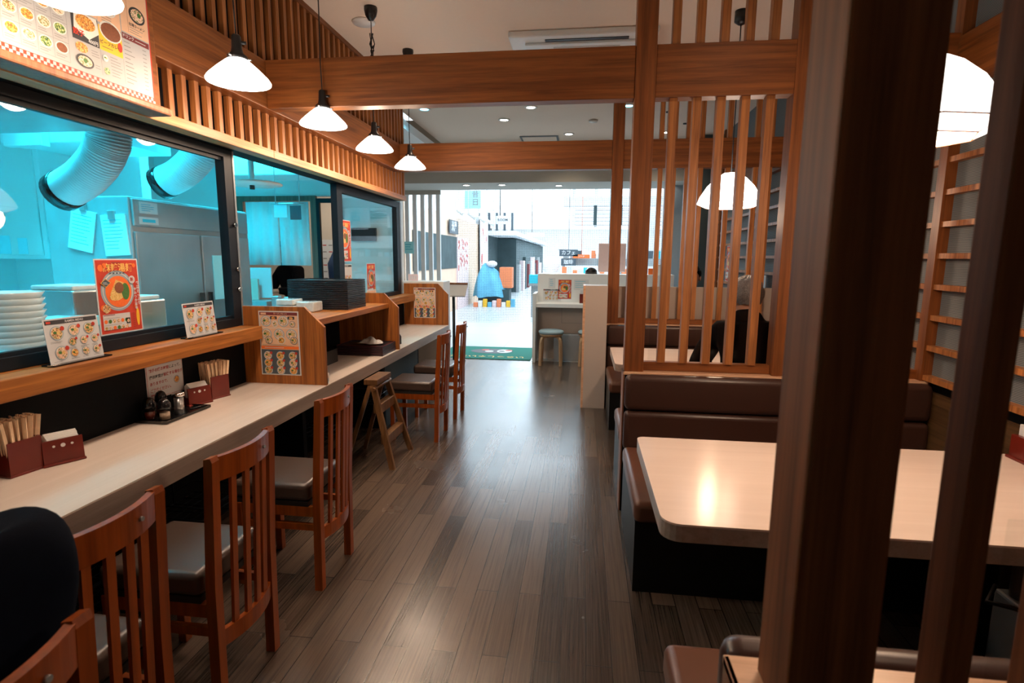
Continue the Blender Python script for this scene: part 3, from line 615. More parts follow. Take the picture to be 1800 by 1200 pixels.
# ---------------- counter things
def lacquer(cx, cy, rot, name, label, w, d, h, z=.72):
    t = thing(name, label, 'holder', (cx, cy, z), None, rot); return t
def chopholder(cx, cy, rot, label, stlabel, grp, n=40):
    t = thing('chopstick_holder', label, 'holder', (cx, cy, .72), None, rot); h = .125
    g = G().m('holder'); a, b, th = .042, .055, .006
    g.box(-a, a, -b, b, 0, .006); g.box(-a, -a+th, -b, b, .006, h); g.box(a-th, a, -b, b, .006, h); g.box(-a+th, a-th, -b, -b+th, .006, h); g.box(-a+th, a-th, b-th, b, .006, h)
    g.build('box', t, world=False); B('holder', -a-.004, a+.004, -b-.004, b+.004, 0, .008, bev=.002).build('base', t, world=False)
    first = None; T = Matrix.Translation((cx, cy, .72)) @ Matrix.Rotation(rot, 4, 'Z')
    for i in range(n):
        if first is None:
            g = G().m('stick').box(-.0065, .0065, -.0024, .0024, 0, .192); g.box(-.0004, .0004, -.0026, .0026, .1, .1925)
            first = o = g.build('chopsticks', origin=(0, 0, 0)); o.data.materials.clear(); o.data.materials.append(M['stick'])
        else: o = dup(first)
        r, c = divmod(i, 6); p = Vector((-.030+.0100*r, -.040+.0158*c, .010)); q = p + Vector((.008*(r-3)/3+random.uniform(-.003, .003), .024*(c-2.5)/2.5+random.uniform(-.003, .003), .192))
        d = (T @ q - T @ p); o.matrix_world = Matrix.Translation(T @ p) @ d.to_track_quat('Z', 'Y').to_matrix().to_4x4() @ Matrix.Rotation(R(90)+rot+random.uniform(-.3, .3), 4, 'Z')
        tag(o, stlabel, 'chopsticks', grp)
def napkin(cx, cy, rot, label, nlabel):
    t = thing('napkin_holder', label, 'holder', (cx, cy, .72), None, rot)
    g = G().m('holder').prism([(.022, .010), (.028, .010), (.022, .095), (.016, .095)], 1, -.062, .062); fp = g.build('front_panel', t, world=False)
    g = G().m('black')
    for v, r in ((-.028, .0045), (0, .0075), (.028, .0045)):
        g.m('white').cyl((.0210+.002, v, .072), (.0225+.002, v, .072), r, n=14)
    g.build('round_hole', fp, world=False)
    g = G().m('holder').box(-.028, .034, -.066, .066, 0, .010, bev=.003); g.box(-.028, -.022, -.062, .062, .01, .075); g.box(-.022, .02, -.062, -.056, .01, .045); g.build('base', t, world=False)
    T = Matrix.Translation((cx, cy, .72)) @ Matrix.Rotation(rot, 4, 'Z')
    g = G().m('napkin')
    for i in range(9):
        x = -.019+.0038*i; z = .118-.004*abs(i-3); g.box(x, x+.0034, -.052+.001*i, .050+.001*(i % 3), .011, z, T=T)
    tag(g.build('paper_napkins'), nlabel, 'napkins')
chopholder(-2.005, 1.655, R(-8), 'dark red lacquer chopstick box nearest the camera', 'pale disposable chopsticks in the near counter holder', 'chopsticks in the near holder')
napkin(-1.945, 1.765, R(-28), 'red lacquer napkin holder nearest the camera with three round holes', 'white napkins in the nearest counter holder')
napkin(-2.012, 2.60, R(-20), 'red lacquer napkin holder behind the condiment shakers', 'white napkins in the holder by the condiment tray')
chopholder(-2.015, 2.752, R(-16), 'red lacquer chopstick box near the first divider', 'pale disposable chopsticks in the box by the first divider', 'chopsticks in the holder by the divider', 42)
g = B('paper', -2.064, -2.060, 1.56, 1.64, .80, .93); g.m('bluem').box(-2.0605, -2.0595, 1.57, 1.63, .82, .85); tag(g.build('leaflet'), 'thin white leaflet standing behind the near chopstick box', 'leaflet')
# condiment tray
t = thing('condiment_tray', 'black rectangular tray under the seasoning shakers', 'tray', (-1.98, 2.39, .72))
g = G().m('blackg').box(-2.055, -1.905, 2.245, 2.545, .720, .726, bev=.002)
g.build('tray_base', t)
g = G().m('blackg'); g.box(-2.06, -2.054, 2.24, 2.55, .722, .735); g.box(-1.906, -1.90, 2.24, 2.55, .722, .735); g.box(-2.054, -1.906, 2.24, 2.246, .722, .735); g.box(-2.054, -1.906, 2.544, 2.55, .722, .735); g.build('tray_rim', t)
def shaker(x, y, h, r, fill, label):
    t = thing('seasoning_jar', label, 'jar', (x, y, .7262), 'black capped seasoning jars on the tray')
    G().m('glass').lathe([(r, 0), (r, h)], c=(x, y, .7262), n=20).build('glass_body', t)
    G().m(fill).lathe([(r*.86, .004), (r*.86, h*.72), (.0001, h*.72)], c=(x, y, .7262), n=20).build('contents', t)
    G().m('blackg').lathe([(r*1.1, h), (r*1.13, h+.012), (r*1.05, h+.028), (r*.75, h+.044), (r*.3, h+.052), (.0001, h+.053)], c=(x, y, .7262), n=20).build('dome_cap', t)
shaker(-2.025, 2.29, .055, .026, 'redj', 'black capped jar of dark red sauce at the tray\'s near left corner')
shaker(-2.025, 2.365, .070, .024, 'redj', 'tallest black capped jar at the back of the tray')
shaker(-1.955, 2.300, .050, .025, 'pepper', 'black capped jar of pale powder at the tray front')
t = thing('pepper_shaker', 'tall glass shaker with perforated steel lid on the tray', 'shaker', (-1.962, 2.405, .7262))
G().m('steel').lathe([(.024, 0), (.022, .03), (.021, .085)], c=(-1.962, 2.405, .7262)).build('body', t); G().m('chrome').lathe([(.027, .085), (.028, .10), (.024, .106), (.0001, .107)], c=(-1.962, 2.405, .7262)).build('lid', t)
g = G().m('blackg').cyl((-1.94, 2.45, .735), (-1.91, 2.52, .738), .006); tag(g.build('small_spoon'), 'small dark spoon lying on the condiment tray', 'spoon')
# trays
def trays(x0, x1, y0, y1, z, n, p, label, grp, rim='tray', last=None):
    first = None
    for i in range(n):
        if first is None:
            g = G().m('tray').box(x0+.008, x1-.008, y0+.008, y1-.008, z, z+.004)
            for (a, b, c, d) in ((x0, x0+.008, y0, y1), (x1-.008, x1, y0, y1), (x0+.008, x1-.008, y0, y0+.008), (x0+.008, x1-.008, y1-.008, y1)):
                g.m('tray').box(a, b, c, d, z, z+p*.70); g.m(rim).box(a, b, c, d, z+p*.70, z+p*.80)
            first = o = g.build('serving_tray')
        else: o = dup(first); o.location.z = first.location.z+p*i
        tag(o, last if (last and i == n-1) else label, 'tray', grp)
trays(-2.16, -1.695, 3.82, 4.15, 1.113, 16, .0136, 'black serving tray in the tall stack on the pass shelf', 'tall stack of black trays', last='topmost black tray of the tall stack on the shelf')
trays(-1.94, -1.555, 4.12, 4.42, .7205, 6, .0135, 'black tray with red rim in the low stack on the counter', 'low stack of red rimmed trays', 'trayred', last='topmost red rimmed tray, with the towel lying on it')
# towel on trays
g = G().m('towel'); g.sm = True; nx, ny = 14, 10; vs = []
for i in range(nx):
    for j in range(ny):
        u, v = i/(nx-1), j/(ny-1); x = -1.80+.19*u; yy = 4.18+.13*v
        z = .812+.035*abs(sin(u*6+v*3))*(1-abs(2*v-1)**2)*(1-(2*u-1)**4)+.018*sin(pi*u)*sin(pi*v); vs.append(g.b.verts.new((x+.015*sin(v*5), yy+.02*sin(u*7), z-.004)))
for i in range(nx-1):
    for j in range(ny-1): g.fc([vs[i*ny+j], vs[(i+1)*ny+j], vs[(i+1)*ny+j+1], vs[i*ny+j+1]])
tag(g.build('folded_towel'), 'crumpled grey towel on the low stack of trays', 'towel')
t = thing('plastic_basket', 'black plastic basket on the counter below the pass shelf', 'basket', (-1.93, 3.62, .7205))
g = G().m('black'); x0, x1, y0, y1 = -2.05, -1.81, 3.40, 3.86
g.box(x0, x1, y0, y1, .7205, .7265)
for (a, b, c, d) in ((x0, x0+.005, y0, y1), (x1-.005, x1, y0, y1), (x0, x1, y0, y0+.005), (x0, x1, y1-.005, y1)): g.box(a, b, c, d, .7265, .82)
g.build('bin', t); G().m('steel').tube([(-1.812, 3.47, .815), (-1.80, 3.52, .85), (-1.80, 3.62, .853), (-1.812, 3.68, .82)], .005).build('handle', t)
for i in range(12):
    x, yy = -2.03+.02*(i % 6)*1.7, 3.44+.06*(i//2); g = G().m('maroon' if i % 3 else 'steel').cyl((x, yy, .735), (x+.03*sin(i), yy+.05, .90+.02*sin(i*2)), .006, n=8)
    tag(g.build('cutlery_handle'), 'dark utensil handle sticking out of the black basket', 'utensil', 'utensils in the black basket')
t = thing('condiment_bottle', 'clear bottle with white top just behind the first divider', 'bottle', (-1.60, 3.21, .7205))
G().m('acryl').lathe([(.033, 0), (.035, .01), (.035, .07), (.018, .10), (.012, .12)], c=(-1.60, 3.21, .7205)).build('body', t)
G().m('pepper').lathe([(.029, .003), (.029, .05), (.0001, .05)], c=(-1.60, 3.21, .7205)).build('contents', t)
g = G().m('white').lathe([(.015, .12), (.014, .15), (.0001, .152)], c=(-1.60, 3.21, .7205)); g.cyl((-1.60, 3.21, .865), (-1.585, 3.17, .885), .006); g.build('spray_top', t)
tag(B('bluem', -1.60, -1.55, 3.14, 3.165, .7202, .755, bev=.003).build('cleaning_cloth'), 'small blue cloth at the foot of the first divider', 'cloth')
# wrapped packs on the shelf
for i, (x, yy, z) in enumerate(((-2.13, 3.60, 1.113), (-2.13, 3.60, 1.158), (-1.99, 3.62, 1.113))):
    tag(B('wrap', x, x+.13, yy, yy+.14, z, z+.042 if i < 2 else z+.07, bev=.008, seg=3).build('wrapped_pack'), ['lower plastic wrapped pack beside the tall tray stack', 'upper plastic wrapped pack beside the tall tray stack', 'upright wrapped pack touching the tall tray stack'][i], 'pack', 'plastic wrapped packs on the shelf')
# small items by second divider
for i, (yy, k, lb) in enumerate(((4.60, 'white', 'white bottle peeking out behind the plain divider'), (4.75, 'black', 'black sauce pot behind the plain divider'))):
    tag(G().m(k).lathe([(.025, 0), (.025, .07), (.012, .09), (.0001, .1)], c=(-1.66+.02*i, yy, .7205)).build('sauce_bottle'), lb, 'bottle')
# ================================================================ CHAIRS
def make_chair(label):
    t = thing('dining_chair', label, 'chair', (0, 0, 0), 'wooden slat back chairs at the counter')
    bow = lambda v, a=.034: a*(1-(v/.15)**2)
    for s in (-1, 1):
        y0, y1 = (-.172, -.137) if s < 0 else (.137, .172)
        G().m('chairw').prism([(-.038, 0), (-.002, 0), (.006, .45), (.028, .875), (.022, .89), (0, .885), (-.028, .45)], 1, y0, y1).build('rear_leg', t, world=False)
        B('chairw', -.405, -.372, y0, y1, 0, .40, bev=.003).build('front_leg', t, world=False)
        B('chairw', -.372, -.036, y0+.006, y1-.006, .352, .398).build('side_rail', t, world=False)
        B('chairw', -.372, -.036, y0+.008, y1-.008, .285, .315).build('stretcher', t, world=False)
    def curved(z0, z1, th, n=12, lean0=0, lean1=0):
        g = G().m('chairw'); g.sm = False; rings = []
        for i in range(n+1):
            v = -.139+.278*i/n; b = bow(v)
            rings.append([g.b.verts.new(p) for p in ((b+lean0, v, z0), (b+lean0+th, v, z0), (b+lean1+th, v, z1), (b+lean1, v, z1))])
        for A, Bq in zip(rings, rings[1:]):
            for k in range(4): g.fc([A[k], A[(k+1) % 4], Bq[(k+1) % 4], Bq[k]])
        g.fc(rings[0][::-1]); g.fc(rings[-1]); return g
    tr = curved(.805, .885, .020, lean0=-.002, lean1=.002).build('top_rail', t, world=False)
    curved(.232, .292, .018, lean0=-.028, lean1=-.026).build('back_rail', t, world=False)
    for k in range(4):
        v = -.084+.056*k; b = bow(v)+.003; w = .0125
        G().m('chairw').prism([(b-.027, .29), (b-.016, .29), (b+.010, .808), (b-.001, .808)], 1, v-w, v+w).build('back_slat', t, world=False)
    B('chairw', -.405, -.385, -.137, .137, .352, .398).build('front_rail', t, world=False)
    G().m('steeld').cyl((.052, .06, .85), (.058, .06, .85), .006, n=10).build('screw_cap', tr, world=False)
    g = G().m('padd').box(-.415, -.052, -.168, .168, .418, .50, bev=.022, seg=4); g.m('padside').box(-.41, -.055, -.165, .165, .398, .42); g.build('seat_cushion', t, world=False)
    return t
CH = [(-1.13, .40+.70, 'chair right beside the person in navy, first empty one'), (-1.13, 1.635, 'second empty wooden chair from the camera'), (-1.13, 2.335, 'wooden chair tucked in below the first counter divider'), (-1.135, 4.38, 'wooden chair beside the folding ladder, its seat in side view'), (-1.135, 5.04, 'farthest wooden chair at the counter'), (-.86, .605, 'wooden chair the navy jacketed person sits on, bottom left corner')]
c0 = make_chair(CH[0][2]); c0.location = (CH[0][0], CH[0][1], 0)
for x, yy, lb in CH[1:]:
    c = dup(c0); c.location = (x, yy, 0); c['label'] = lb
# basket shelves under counter
for i, yy in enumerate((1.0, 1.62, 2.3, 3.5, 4.35)):
    g = G().m('frameblk')
    for k in range(7): g.cyl((-1.95+.05*k, yy-.14, .30), (-1.95+.05*k, yy+.14, .30), .003, n=5)
    for k in range(5): g.cyl((-1.95, yy-.14+.07*k, .30), (-1.65, yy-.14+.07*k, .30), .003, n=5)
    g.tube([(-1.95, yy-.14, .36), (-1.65, yy-.14, .36), (-1.65, yy+.14, .36), (-1.95, yy+.14, .36), (-1.95, yy-.14, .36)], .004, n=6)
    g.tube([(-1.95, yy, .30), (-1.95, yy, .63)], .004, n=5); g.tube([(-1.65, yy, .30), (-1.65, yy, .63)], .004, n=5)
    tag(g.build('wire_basket'), 'wire luggage basket hung under the counter, '+['beside the navy jacketed person', 'by the second empty chair', 'below the first divider', 'behind the folding ladder', 'beside the chair next to the ladder'][i], 'basket', 'wire baskets hung under the counter')
# stepladder
t = thing('step_ladder', 'small tan wooden stepladder leaning under the counter edge', 'ladder', (-1.4, 3.8, 0))
for yb, yt in ((3.60, 3.68), (4.02, 3.93)):
    G().m('ladderw').prism([(-1.33, 0), (-1.29, 0), (-1.455, .63), (-1.495, .63)], 1, -.014, .014, T=Matrix(((1, 0, 0, 0), (0, 1, (yt-yb)/.63, yb), (0, 0, 1, 0), (0, 0, 0, 1)))).build('front_rail', t)
    G().m('ladderw').prism([(-1.66, 0), (-1.69, 0), (-1.50, .60), (-1.47, .60)], 1, -.01, .01, T=Matrix(((1, 0, 0, 0), (0, 1, (yt-yb)*.6/.6, yb+.03*(1 if yb < 3.8 else -1)), (0, 0, 1, 0), (0, 0, 0, 1)))).build('rear_rail', t)
def rung(z, y0, y1):
    x = -1.31-.2635*z; B('ladderw', x-.045, x+.012, y0, y1, z-.035, z+.035, bev=.003).build('rung', t)
rung(.20, 3.64, 3.985); rung(.42, 3.665, 3.96)
B('ladderw', -1.53, -1.43, 3.66, 3.95, .595, .634, bev=.004).build('top_step', t)
g = G().m('ladderw'); g.cyl((-1.45, 3.63, .57), (-1.45, 3.98, .57), .012); g.build('pivot_rod', t)
# ================================================================ BOOTHS
def bench(y_back, d, label, x0=.256, x1=1.87, seatlen=.76):
    """d=-1 seat faces the camera, +1 away; y_back is the plane of the back cushion's front"""
    t = thing('booth_bench', label, 'bench', ((x0+x1)/2, y_back+d*.3, 0), 'brown padded booth benches')
    a = lambda p, q: (min(p, q), max(p, q)); th = .074
    yb0, yb1 = a(y_back, y_back-d*th)
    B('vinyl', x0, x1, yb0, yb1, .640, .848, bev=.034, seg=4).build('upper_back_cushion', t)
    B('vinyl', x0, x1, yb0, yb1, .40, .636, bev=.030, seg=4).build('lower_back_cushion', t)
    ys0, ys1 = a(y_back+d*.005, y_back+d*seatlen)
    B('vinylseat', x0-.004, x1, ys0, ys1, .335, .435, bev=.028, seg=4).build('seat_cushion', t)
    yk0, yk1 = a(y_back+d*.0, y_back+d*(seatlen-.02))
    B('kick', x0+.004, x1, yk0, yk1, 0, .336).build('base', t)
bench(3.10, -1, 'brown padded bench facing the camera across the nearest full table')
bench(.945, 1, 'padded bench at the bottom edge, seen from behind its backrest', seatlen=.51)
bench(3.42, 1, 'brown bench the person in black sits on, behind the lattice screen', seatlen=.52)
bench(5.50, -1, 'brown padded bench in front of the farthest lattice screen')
def table(y0, y1, label, x1=1.86):
    t = thing('booth_table', label, 'table', (1.05, (y0+y1)/2, 0), 'cream laminate booth tables'); r = .06; x0 = .262
    def rr(i=0):
        P = []
        for cx, cy, a0 in ((x0+r, y0+r, pi), (x1-.01, y0+.01, 1.5*pi), (x1-.01, y1-.01, 0), (x0+r*.5, y1-r*.5, pi/2)):
            rad = r if a0 == pi else (r*.5 if a0 == pi/2 and cx < 1 else .01)
            for k in range(6):
                an = a0+k*pi/10; P.append((cx+rad*cos(an), cy+rad*sin(an)))
        return P
    G().m('tabletop').prism(rr(), 2, .694, .70).build('table_top', t); G().m('ctredge').prism(rr(), 2, .642, .694).build('edge_band', t)
    for x in (.95, 1.6):
        G().m('black').cyl((x, (y0+y1)/2, .02), (x, (y0+y1)/2, .642), .035).build('pedestal', t); B('black', x-.04, x+.04, y0+.12, y1-.12, 0, .02, bev=.004).build('foot', t)
table(1.625, 2.46, 'large cream booth table in the right foreground'); table(4.20, 5.02, 'smaller looking cream table behind the lattice, before the person in black')
t = thing('napkin_holder', 'red lacquer napkin box at the right edge, on the near booth table', 'holder', (1.80, 2.36, .70))
B('holder', 1.765, 1.835, 2.30, 2.42, .712, .80, bev=.002).build('box', t); B('holder', 1.757, 1.843, 2.292, 2.428, .70, .712, bev=.003).build('base', t); B('paper', 1.785, 1.815, 2.31, 2.41, .80, .845).build('napkins', t)
tag(B('acryl', .58, 1.80, .775, .780, .85, 1.155).build('acrylic_guard'), 'clear acrylic guard on the front low wall, at the bottom right edge', 'guard')
tag(B('acryl', .40, 1.80, 3.335, 3.340, .85, 1.34).build('acrylic_guard'), 'clear acrylic guard on the low wall behind the lattice slats', 'guard')
tag(B('steeld', 1.55, 1.85, 1.75, 2.1, .0, .30, bev=.01).build('storage_box'), 'grey box on the floor below the near booth table', 'box')
for i in range(4):
    g = G().m(('black', 'bluem', 'steeld', 'maroon')[i]); pts = [(1.5+.09*i+.05*sin(k*1.7+i), 1.78+.07*k, .305+.03*abs(sin(k*2.1+i))) for k in range(5)]
    g.tube(pts, .008, n=6); tag(g.build('cable'), ['black cable', 'blue cable', 'grey cable', 'dark red cable'][i]+' coiled on the box below the booth table', 'cable')
# beige partition by the aisle
g = B('beige', .03, .246, 5.46, 5.72, .0, 1.235); g.m('capw').box(.008, .03, 5.46, 5.72, 0, 1.235); st(g, 'wall_partition'); st(B('beige', .03, 1.89, 5.73, 5.78, .0, 1.22), 'wall_partition_rear')
# ================================================================ PEOPLE
def skin(name, mat, chain, parent, extra=(), sub=2, root=0):
    """chain: list of (id, pos, radius, parent id)"""
    me = bpy.data.meshes.new(name); ids = {c[0]: i for i, c in enumerate(chain)}
    me.from_pydata([c[1] for c in chain], [(ids[c[3]], i) for i, c in enumerate(chain) if c[3] is not None], [])
    o = bpy.data.objects.new(name, me); COL.objects.link(o)
    md = o.modifiers.new('s', 'SKIN'); md.use_smooth_shade = True; sv = me.skin_vertices[0].data
    for i, c in enumerate(chain):
        r = c[2]; sv[i].radius = r if isinstance(r, tuple) else (r, r)
    sv[root].use_root = True
    o.modifiers.new('u', 'SUBSURF').levels = sub; o.modifiers['u'].render_levels = sub
    bpy.context.view_layer.update()
    m2 = bpy.data.meshes.new_from_object(o.evaluated_get(bpy.context.evaluated_depsgraph_get()))
    bpy.data.objects.remove(o); bpy.data.meshes.remove(me)
    for ex in extra: ex(m2)
    m2.name = name; m2.materials.clear(); m2.materials.append(M[mat])
    for p in m2.polygons: p.use_smooth = True; p.material_index = 0
    r = bpy.data.objects.new(name, m2); COL.objects.link(r); r.parent = parent; return r
def person(loc, rot, label, coat, hair, sh=1.06, headfwd=.06, headdrop=0, seat=.48, elbow=.16, lean=.05, hand_reach=.34, standing=False, hand_z=None):
    """local frame: faces +y; z up from floor"""
    t = thing('person', label, 'person', loc, None, rot)
    s0 = seat+.09; hz = sh+.20-headdrop; hy = lean+headfwd; hdz = (hand_z if hand_z else .76)
    feet = .0
    body = [('pel', (0, -.02, s0), .125, None), ('wa', (0, 0, s0+.18), .115, 'pel'), ('ch', (0, lean, sh-.16), (.15, .115), 'wa'), ('nk0', (0, lean, sh-.02), .07, 'ch'), ('nk', (0, lean+headfwd*.5, sh+.05), .055, 'nk0'), ('hd', (0, hy, hz), .088, 'nk'), ('hd2', (0, hy-.012, hz+.07), .078, 'hd')]
    for s, n in ((-1, 'l'), (1, 'r')):
        body += [('sh'+n, (s*.17, lean, sh-.05), .062, 'ch'), ('el'+n, (s*(.21+elbow*.2), lean+elbow*.6, sh-.32), .045, 'sh'+n), ('wr'+n, (s*.13, lean+hand_reach, hdz+.01), .028, 'el'+n)]
        if standing: body += [('kn'+n, (s*.1, .02, .48), .062, 'pel'), ('an'+n, (s*.1, -.01, .08), .042, 'kn'+n), ('to'+n, (s*.11, .13, .035), .035, 'an'+n)]
        else: body += [('kn'+n, (s*.11, .43, s0-.04), .065, 'pel'), ('an'+n, (s*.11, .40, .09), .042, 'kn'+n), ('to'+n, (s*.11, .53, .035), .034, 'an'+n)]
        w = Vector((s*.13, lean+hand_reach, hdz+.01))
        body.append(('pa'+n, tuple(w+Vector((-s*.01, .05, -.005))), (.036, .018), 'wr'+n))
    b = skin('body', 'skin', body, t)
    # hands with five fingers, face features merged into the body mesh
    g = G().m('skin'); g.sm = True
    for s in (-1, 1):
        w = Vector((s*.13, lean+hand_reach+.05, hdz+.005))
        for k in range(4):
            f = w+Vector((s*(-.027+.018*k), .03, 0)); L = (.062, .072, .068, .052)[k]
            g.tube([f, f+Vector((0, L*.5, .006)), f+Vector((0, L*.85, -.010)), f+Vector((0, L, -.024))], .0085, n=7, rf=lambda i: (.0092, .0088, .008, .005)[i])
        f = w+Vector((-s*.03, -.02, 0)); g.tube([f, f+Vector((-s*.025, .025, -.004)), f+Vector((-s*.03, .05, -.012))], .01, n=7)
    g.ell((0, hy+.093, hz+.0), (.014, .02, .026)); g.ell((0, hy+.082, hz-.048), (.024, .008, .007))
    for s in (-1, 1): g.ell((s*.09, hy-.005, hz+.0), (.012, .022, .034)); g.ell((s*.032, hy+.080, hz+.022), (.013, .007, .006))
    g.b.normal_update(); tmp = bpy.data.meshes.new('tmp'); g.b.to_mesh(tmp); g.b.free()
    bm = bmesh.new(); bm.from_mesh(b.data); bm.from_mesh(tmp); bm.to_mesh(b.data); bm.free(); bpy.data.meshes.remove(tmp)
    for p in b.data.polygons: p.material_index = 0; p.use_smooth = True
    jk = [('pel', (0, -.02, s0-.02), .150, None), ('wa', (0, 0, s0+.18), .150, 'pel'), ('ch', (0, lean, sh-.16), (.19, .150), 'wa'), ('nk0', (0, lean, sh-.01), .10, 'ch'), ('nk', (0, lean+headfwd*.3-.012, sh+.10), .080, 'nk0')]
    for s, n in ((-1, 'l'), (1, 'r')):
        jk += [('sh'+n, (s*.175, lean, sh-.055), .088, 'ch'), ('el'+n, (s*(.215+elbow*.2), lean+elbow*.6, sh-.32), .068, 'sh'+n), ('wr'+n, (s*.135, lean+hand_reach-.02, hdz+.015), .045, 'el'+n)]
    skin('jacket', coat, jk, t, sub=3)
    tr = [('pel', (0, -.02, s0-.0), .140, None)]
    for s, n in ((-1, 'l'), (1, 'r')):
        tr += [('kn'+n, ((s*.1, .02, .48) if standing else (s*.11, .43, s0-.04)), .08, 'pel'), ('an'+n, ((s*.1, -.01, .10) if standing else (s*.11, .40, .12)), .062, 'kn'+n)]
    skin('trousers', 'trouser', tr, t)
    g = G().m('shoe')
    for s in (-1, 1): yy = .05 if standing else .46; g.box(s*.11-.045, s*.11+.045, yy-.11, yy+.14, 0, .075, bev=.03, seg=3)
    g.build('shoes', t, world=False)
    g = G().m(hair); g.sm = True
    T = Matrix.Translation((0, hy-.018, hz+.035)); prof = [(.1*sin(a)+.001, .112*cos(a)) for a in [pi*.70*i/9 for i in range(10)][::-1]]
    n = 24; rings = []
    for j, (r, z) in enumerate(prof):
        ring = []
        for i in range(n):
            a = 2*pi*i/n; rr = r*(1.02+.05*sin(i*5.3+j*2.1)); 
            zz = z if sin(a) < .35 else max(z, .045)
            ring.append(g.b.verts.new(T @ Vector((rr*.98*cos(a), rr*1.08*sin(a), zz+.008*sin(i*3.7+j)))))
        rings.append(ring)
    for A, Bq in zip(rings, rings[1:]):
        for i in range(n): g.fc([A[i], A[(i+1) % n], Bq[(i+1) % n], Bq[i]])
    g.fc(rings[-1]); g.build('hair', t, world=False)
    return t
person((-1.01, .685, 0), R(90), 'person in a navy jacket sitting at the bottom left corner', 'navy', 'hair', sh=1.01, seat=.50)
person((1.05, 3.62, 0), R(0), 'grey haired person in black seen from behind in the far booth', 'blackc', 'hairg', sh=1.10, seat=.435, elbow=.25, headfwd=.06, headdrop=.05, lean=.04, hand_reach=.42, hand_z=.74)
person((1.22, 6.55, 0), R(180), 'dark haired person mostly hidden behind the beige partition', 'bluec', 'hair', sh=1.09, seat=.44, hand_reach=.25)
person((-3.85, 6.95, 0), R(160), 'kitchen worker in black bending behind the cyan curtain', 'blackc', 'hair', sh=1.36, seat=.86, standing=True, hand_z=1.05)
tag(B('beige', .98, 1.46, 6.35, 6.80, 0, .43, bev=.01).build('stool_block'), 'low beige seat block hidden behind the partition', 'seat')
# ================================================================ KITCHEN
g = B('kwall', -5.3, -5.2, -2, 8.2, 0, 3.0); g.box(-5.2, -3.85, 4.5, 4.6, 0, 3.0); st(g, 'wall_kitchen_back')
g = G().m('kwall'); g.box(-5.2, -4.22, 6.30, 6.40, 0, 3.0); g.box(-4.22, -2.82, 6.30, 6.40, 2.20, 3.0); g.m('white').box(-2.82, -2.12, 6.30, 6.40, 0, 2.6); g.m('kwall').box(-2.82, -2.12, 6.30, 6.40, 2.6, 3.0); st(g, 'wall_kitchen_end')
st(B('kwall', -5.3, -2.14, -2, 8.2, 3.0, 3.1), 'ceiling_kitchen'); g = B('cream', -5.2, -2.75, 8.1, 8.2, 0, 3.0); g.box(-2.80, -2.75, 6.4, 8.1, 0, 3.0); st(g, 'wall_staff_room')
d1 = sroot('door_1', (-3.6, 6.3, 0))
g = G().m('brownf'); g.box(-4.22, -4.05, 6.26, 6.30, 0, 2.20); g.box(-4.05, -3.2, 6.26, 6.30, 2.14, 2.20); g.box(-3.2, -3.13, 6.26, 6.30, 0, 2.20); st(g, 'door_frame', d1)
g = G().m('frameblk'); g.box(-3.13, -3.09, 6.26, 6.30, 0, 2.17); g.box(-3.09, -2.86, 6.26, 6.30, 2.12, 2.17); g.box(-2.86, -2.82, 6.26, 6.30, 0, 2.17); st(g, 'door_frame', d1)
tag(B('frameblk', -2.70, -2.40, 6.24, 6.27, 1.68, 1.83).build('wall_panel'), 'dark framed panel on kitchen wall seen through the far window', 'panel')
for i, (a, b) in enumerate(((-4.0, -3.60), (-3.59, -3.21))):
    g = G().m('cloth'); g.sm = True; n = 16; A = []
    for k in range(n+1):
        x = a+(b-a)*k/n; A.append([g.b.verts.new((x, 6.24+.012*sin(k*1.3+i)+dy, z)) for z, dy in ((1.39, .006), (1.75, 0), (2.13, 0))])
    for p, q in zip(A, A[1:]):
        for j in range(2): g.fc([p[j], q[j], q[j+1], p[j+1]])
    o = g.build('door_curtain'); o.modifiers.new('s', 'SOLIDIFY').thickness = .003; tag(o, ['left', 'right'][i]+' half of the cyan lit curtain in the kitchen doorway', 'curtain', 'kitchen doorway curtain halves')
# fridge
t = thing('kitchen_fridge', 'tall stainless kitchen refrigerator lit cyan behind the glass', 'refrigerator', (-3.42, 4.1, 0))
B('steeld', -3.76, -3.11, 3.50, 4.85, .12, 1.90, bev=.008).build('cabinet', t); B('black', -3.70, -3.15, 3.55, 4.8, 0, .12).build('plinth', t)
DR = [B('steel', -3.11, -3.09, 3.52, 4.17, .16, 1.66, bev=.006).build('door', t), B('steel', -3.11, -3.09, 4.19, 4.83, .16, 1.66, bev=.006).build('door', t)]
B('steeld', -3.11, -3.092, 3.52, 4.83, 1.70, 1.885, bev=.004).build('top_panel', t)
g = G().frame((-3.089, 3.56, 1.715), YV, ZV); g.plate(.18, .05); g.rect(.03, .014, .15, .036, 1, 'tealt'); g.build('display', t)
g = G().frame((-3.089, 3.57, 1.79), YV, ZV); g.plate(.17, .08); g.lines(.02, .06, .15, 4, .014, 1, 'tealt', .004); g.build('sticker', t)
for yy, dr in ((4.13, DR[0]), (4.23, DR[1])): B('black', -3.09, -3.06, yy-.01, yy+.01, .8, 1.2).build('handle', dr)
tag(B('tealp', -3.088, -3.084, 4.30, 4.62, 1.13, 1.50).build('paper_notice'), 'blank cyan paper sheet on the refrigerator door', 'notice')
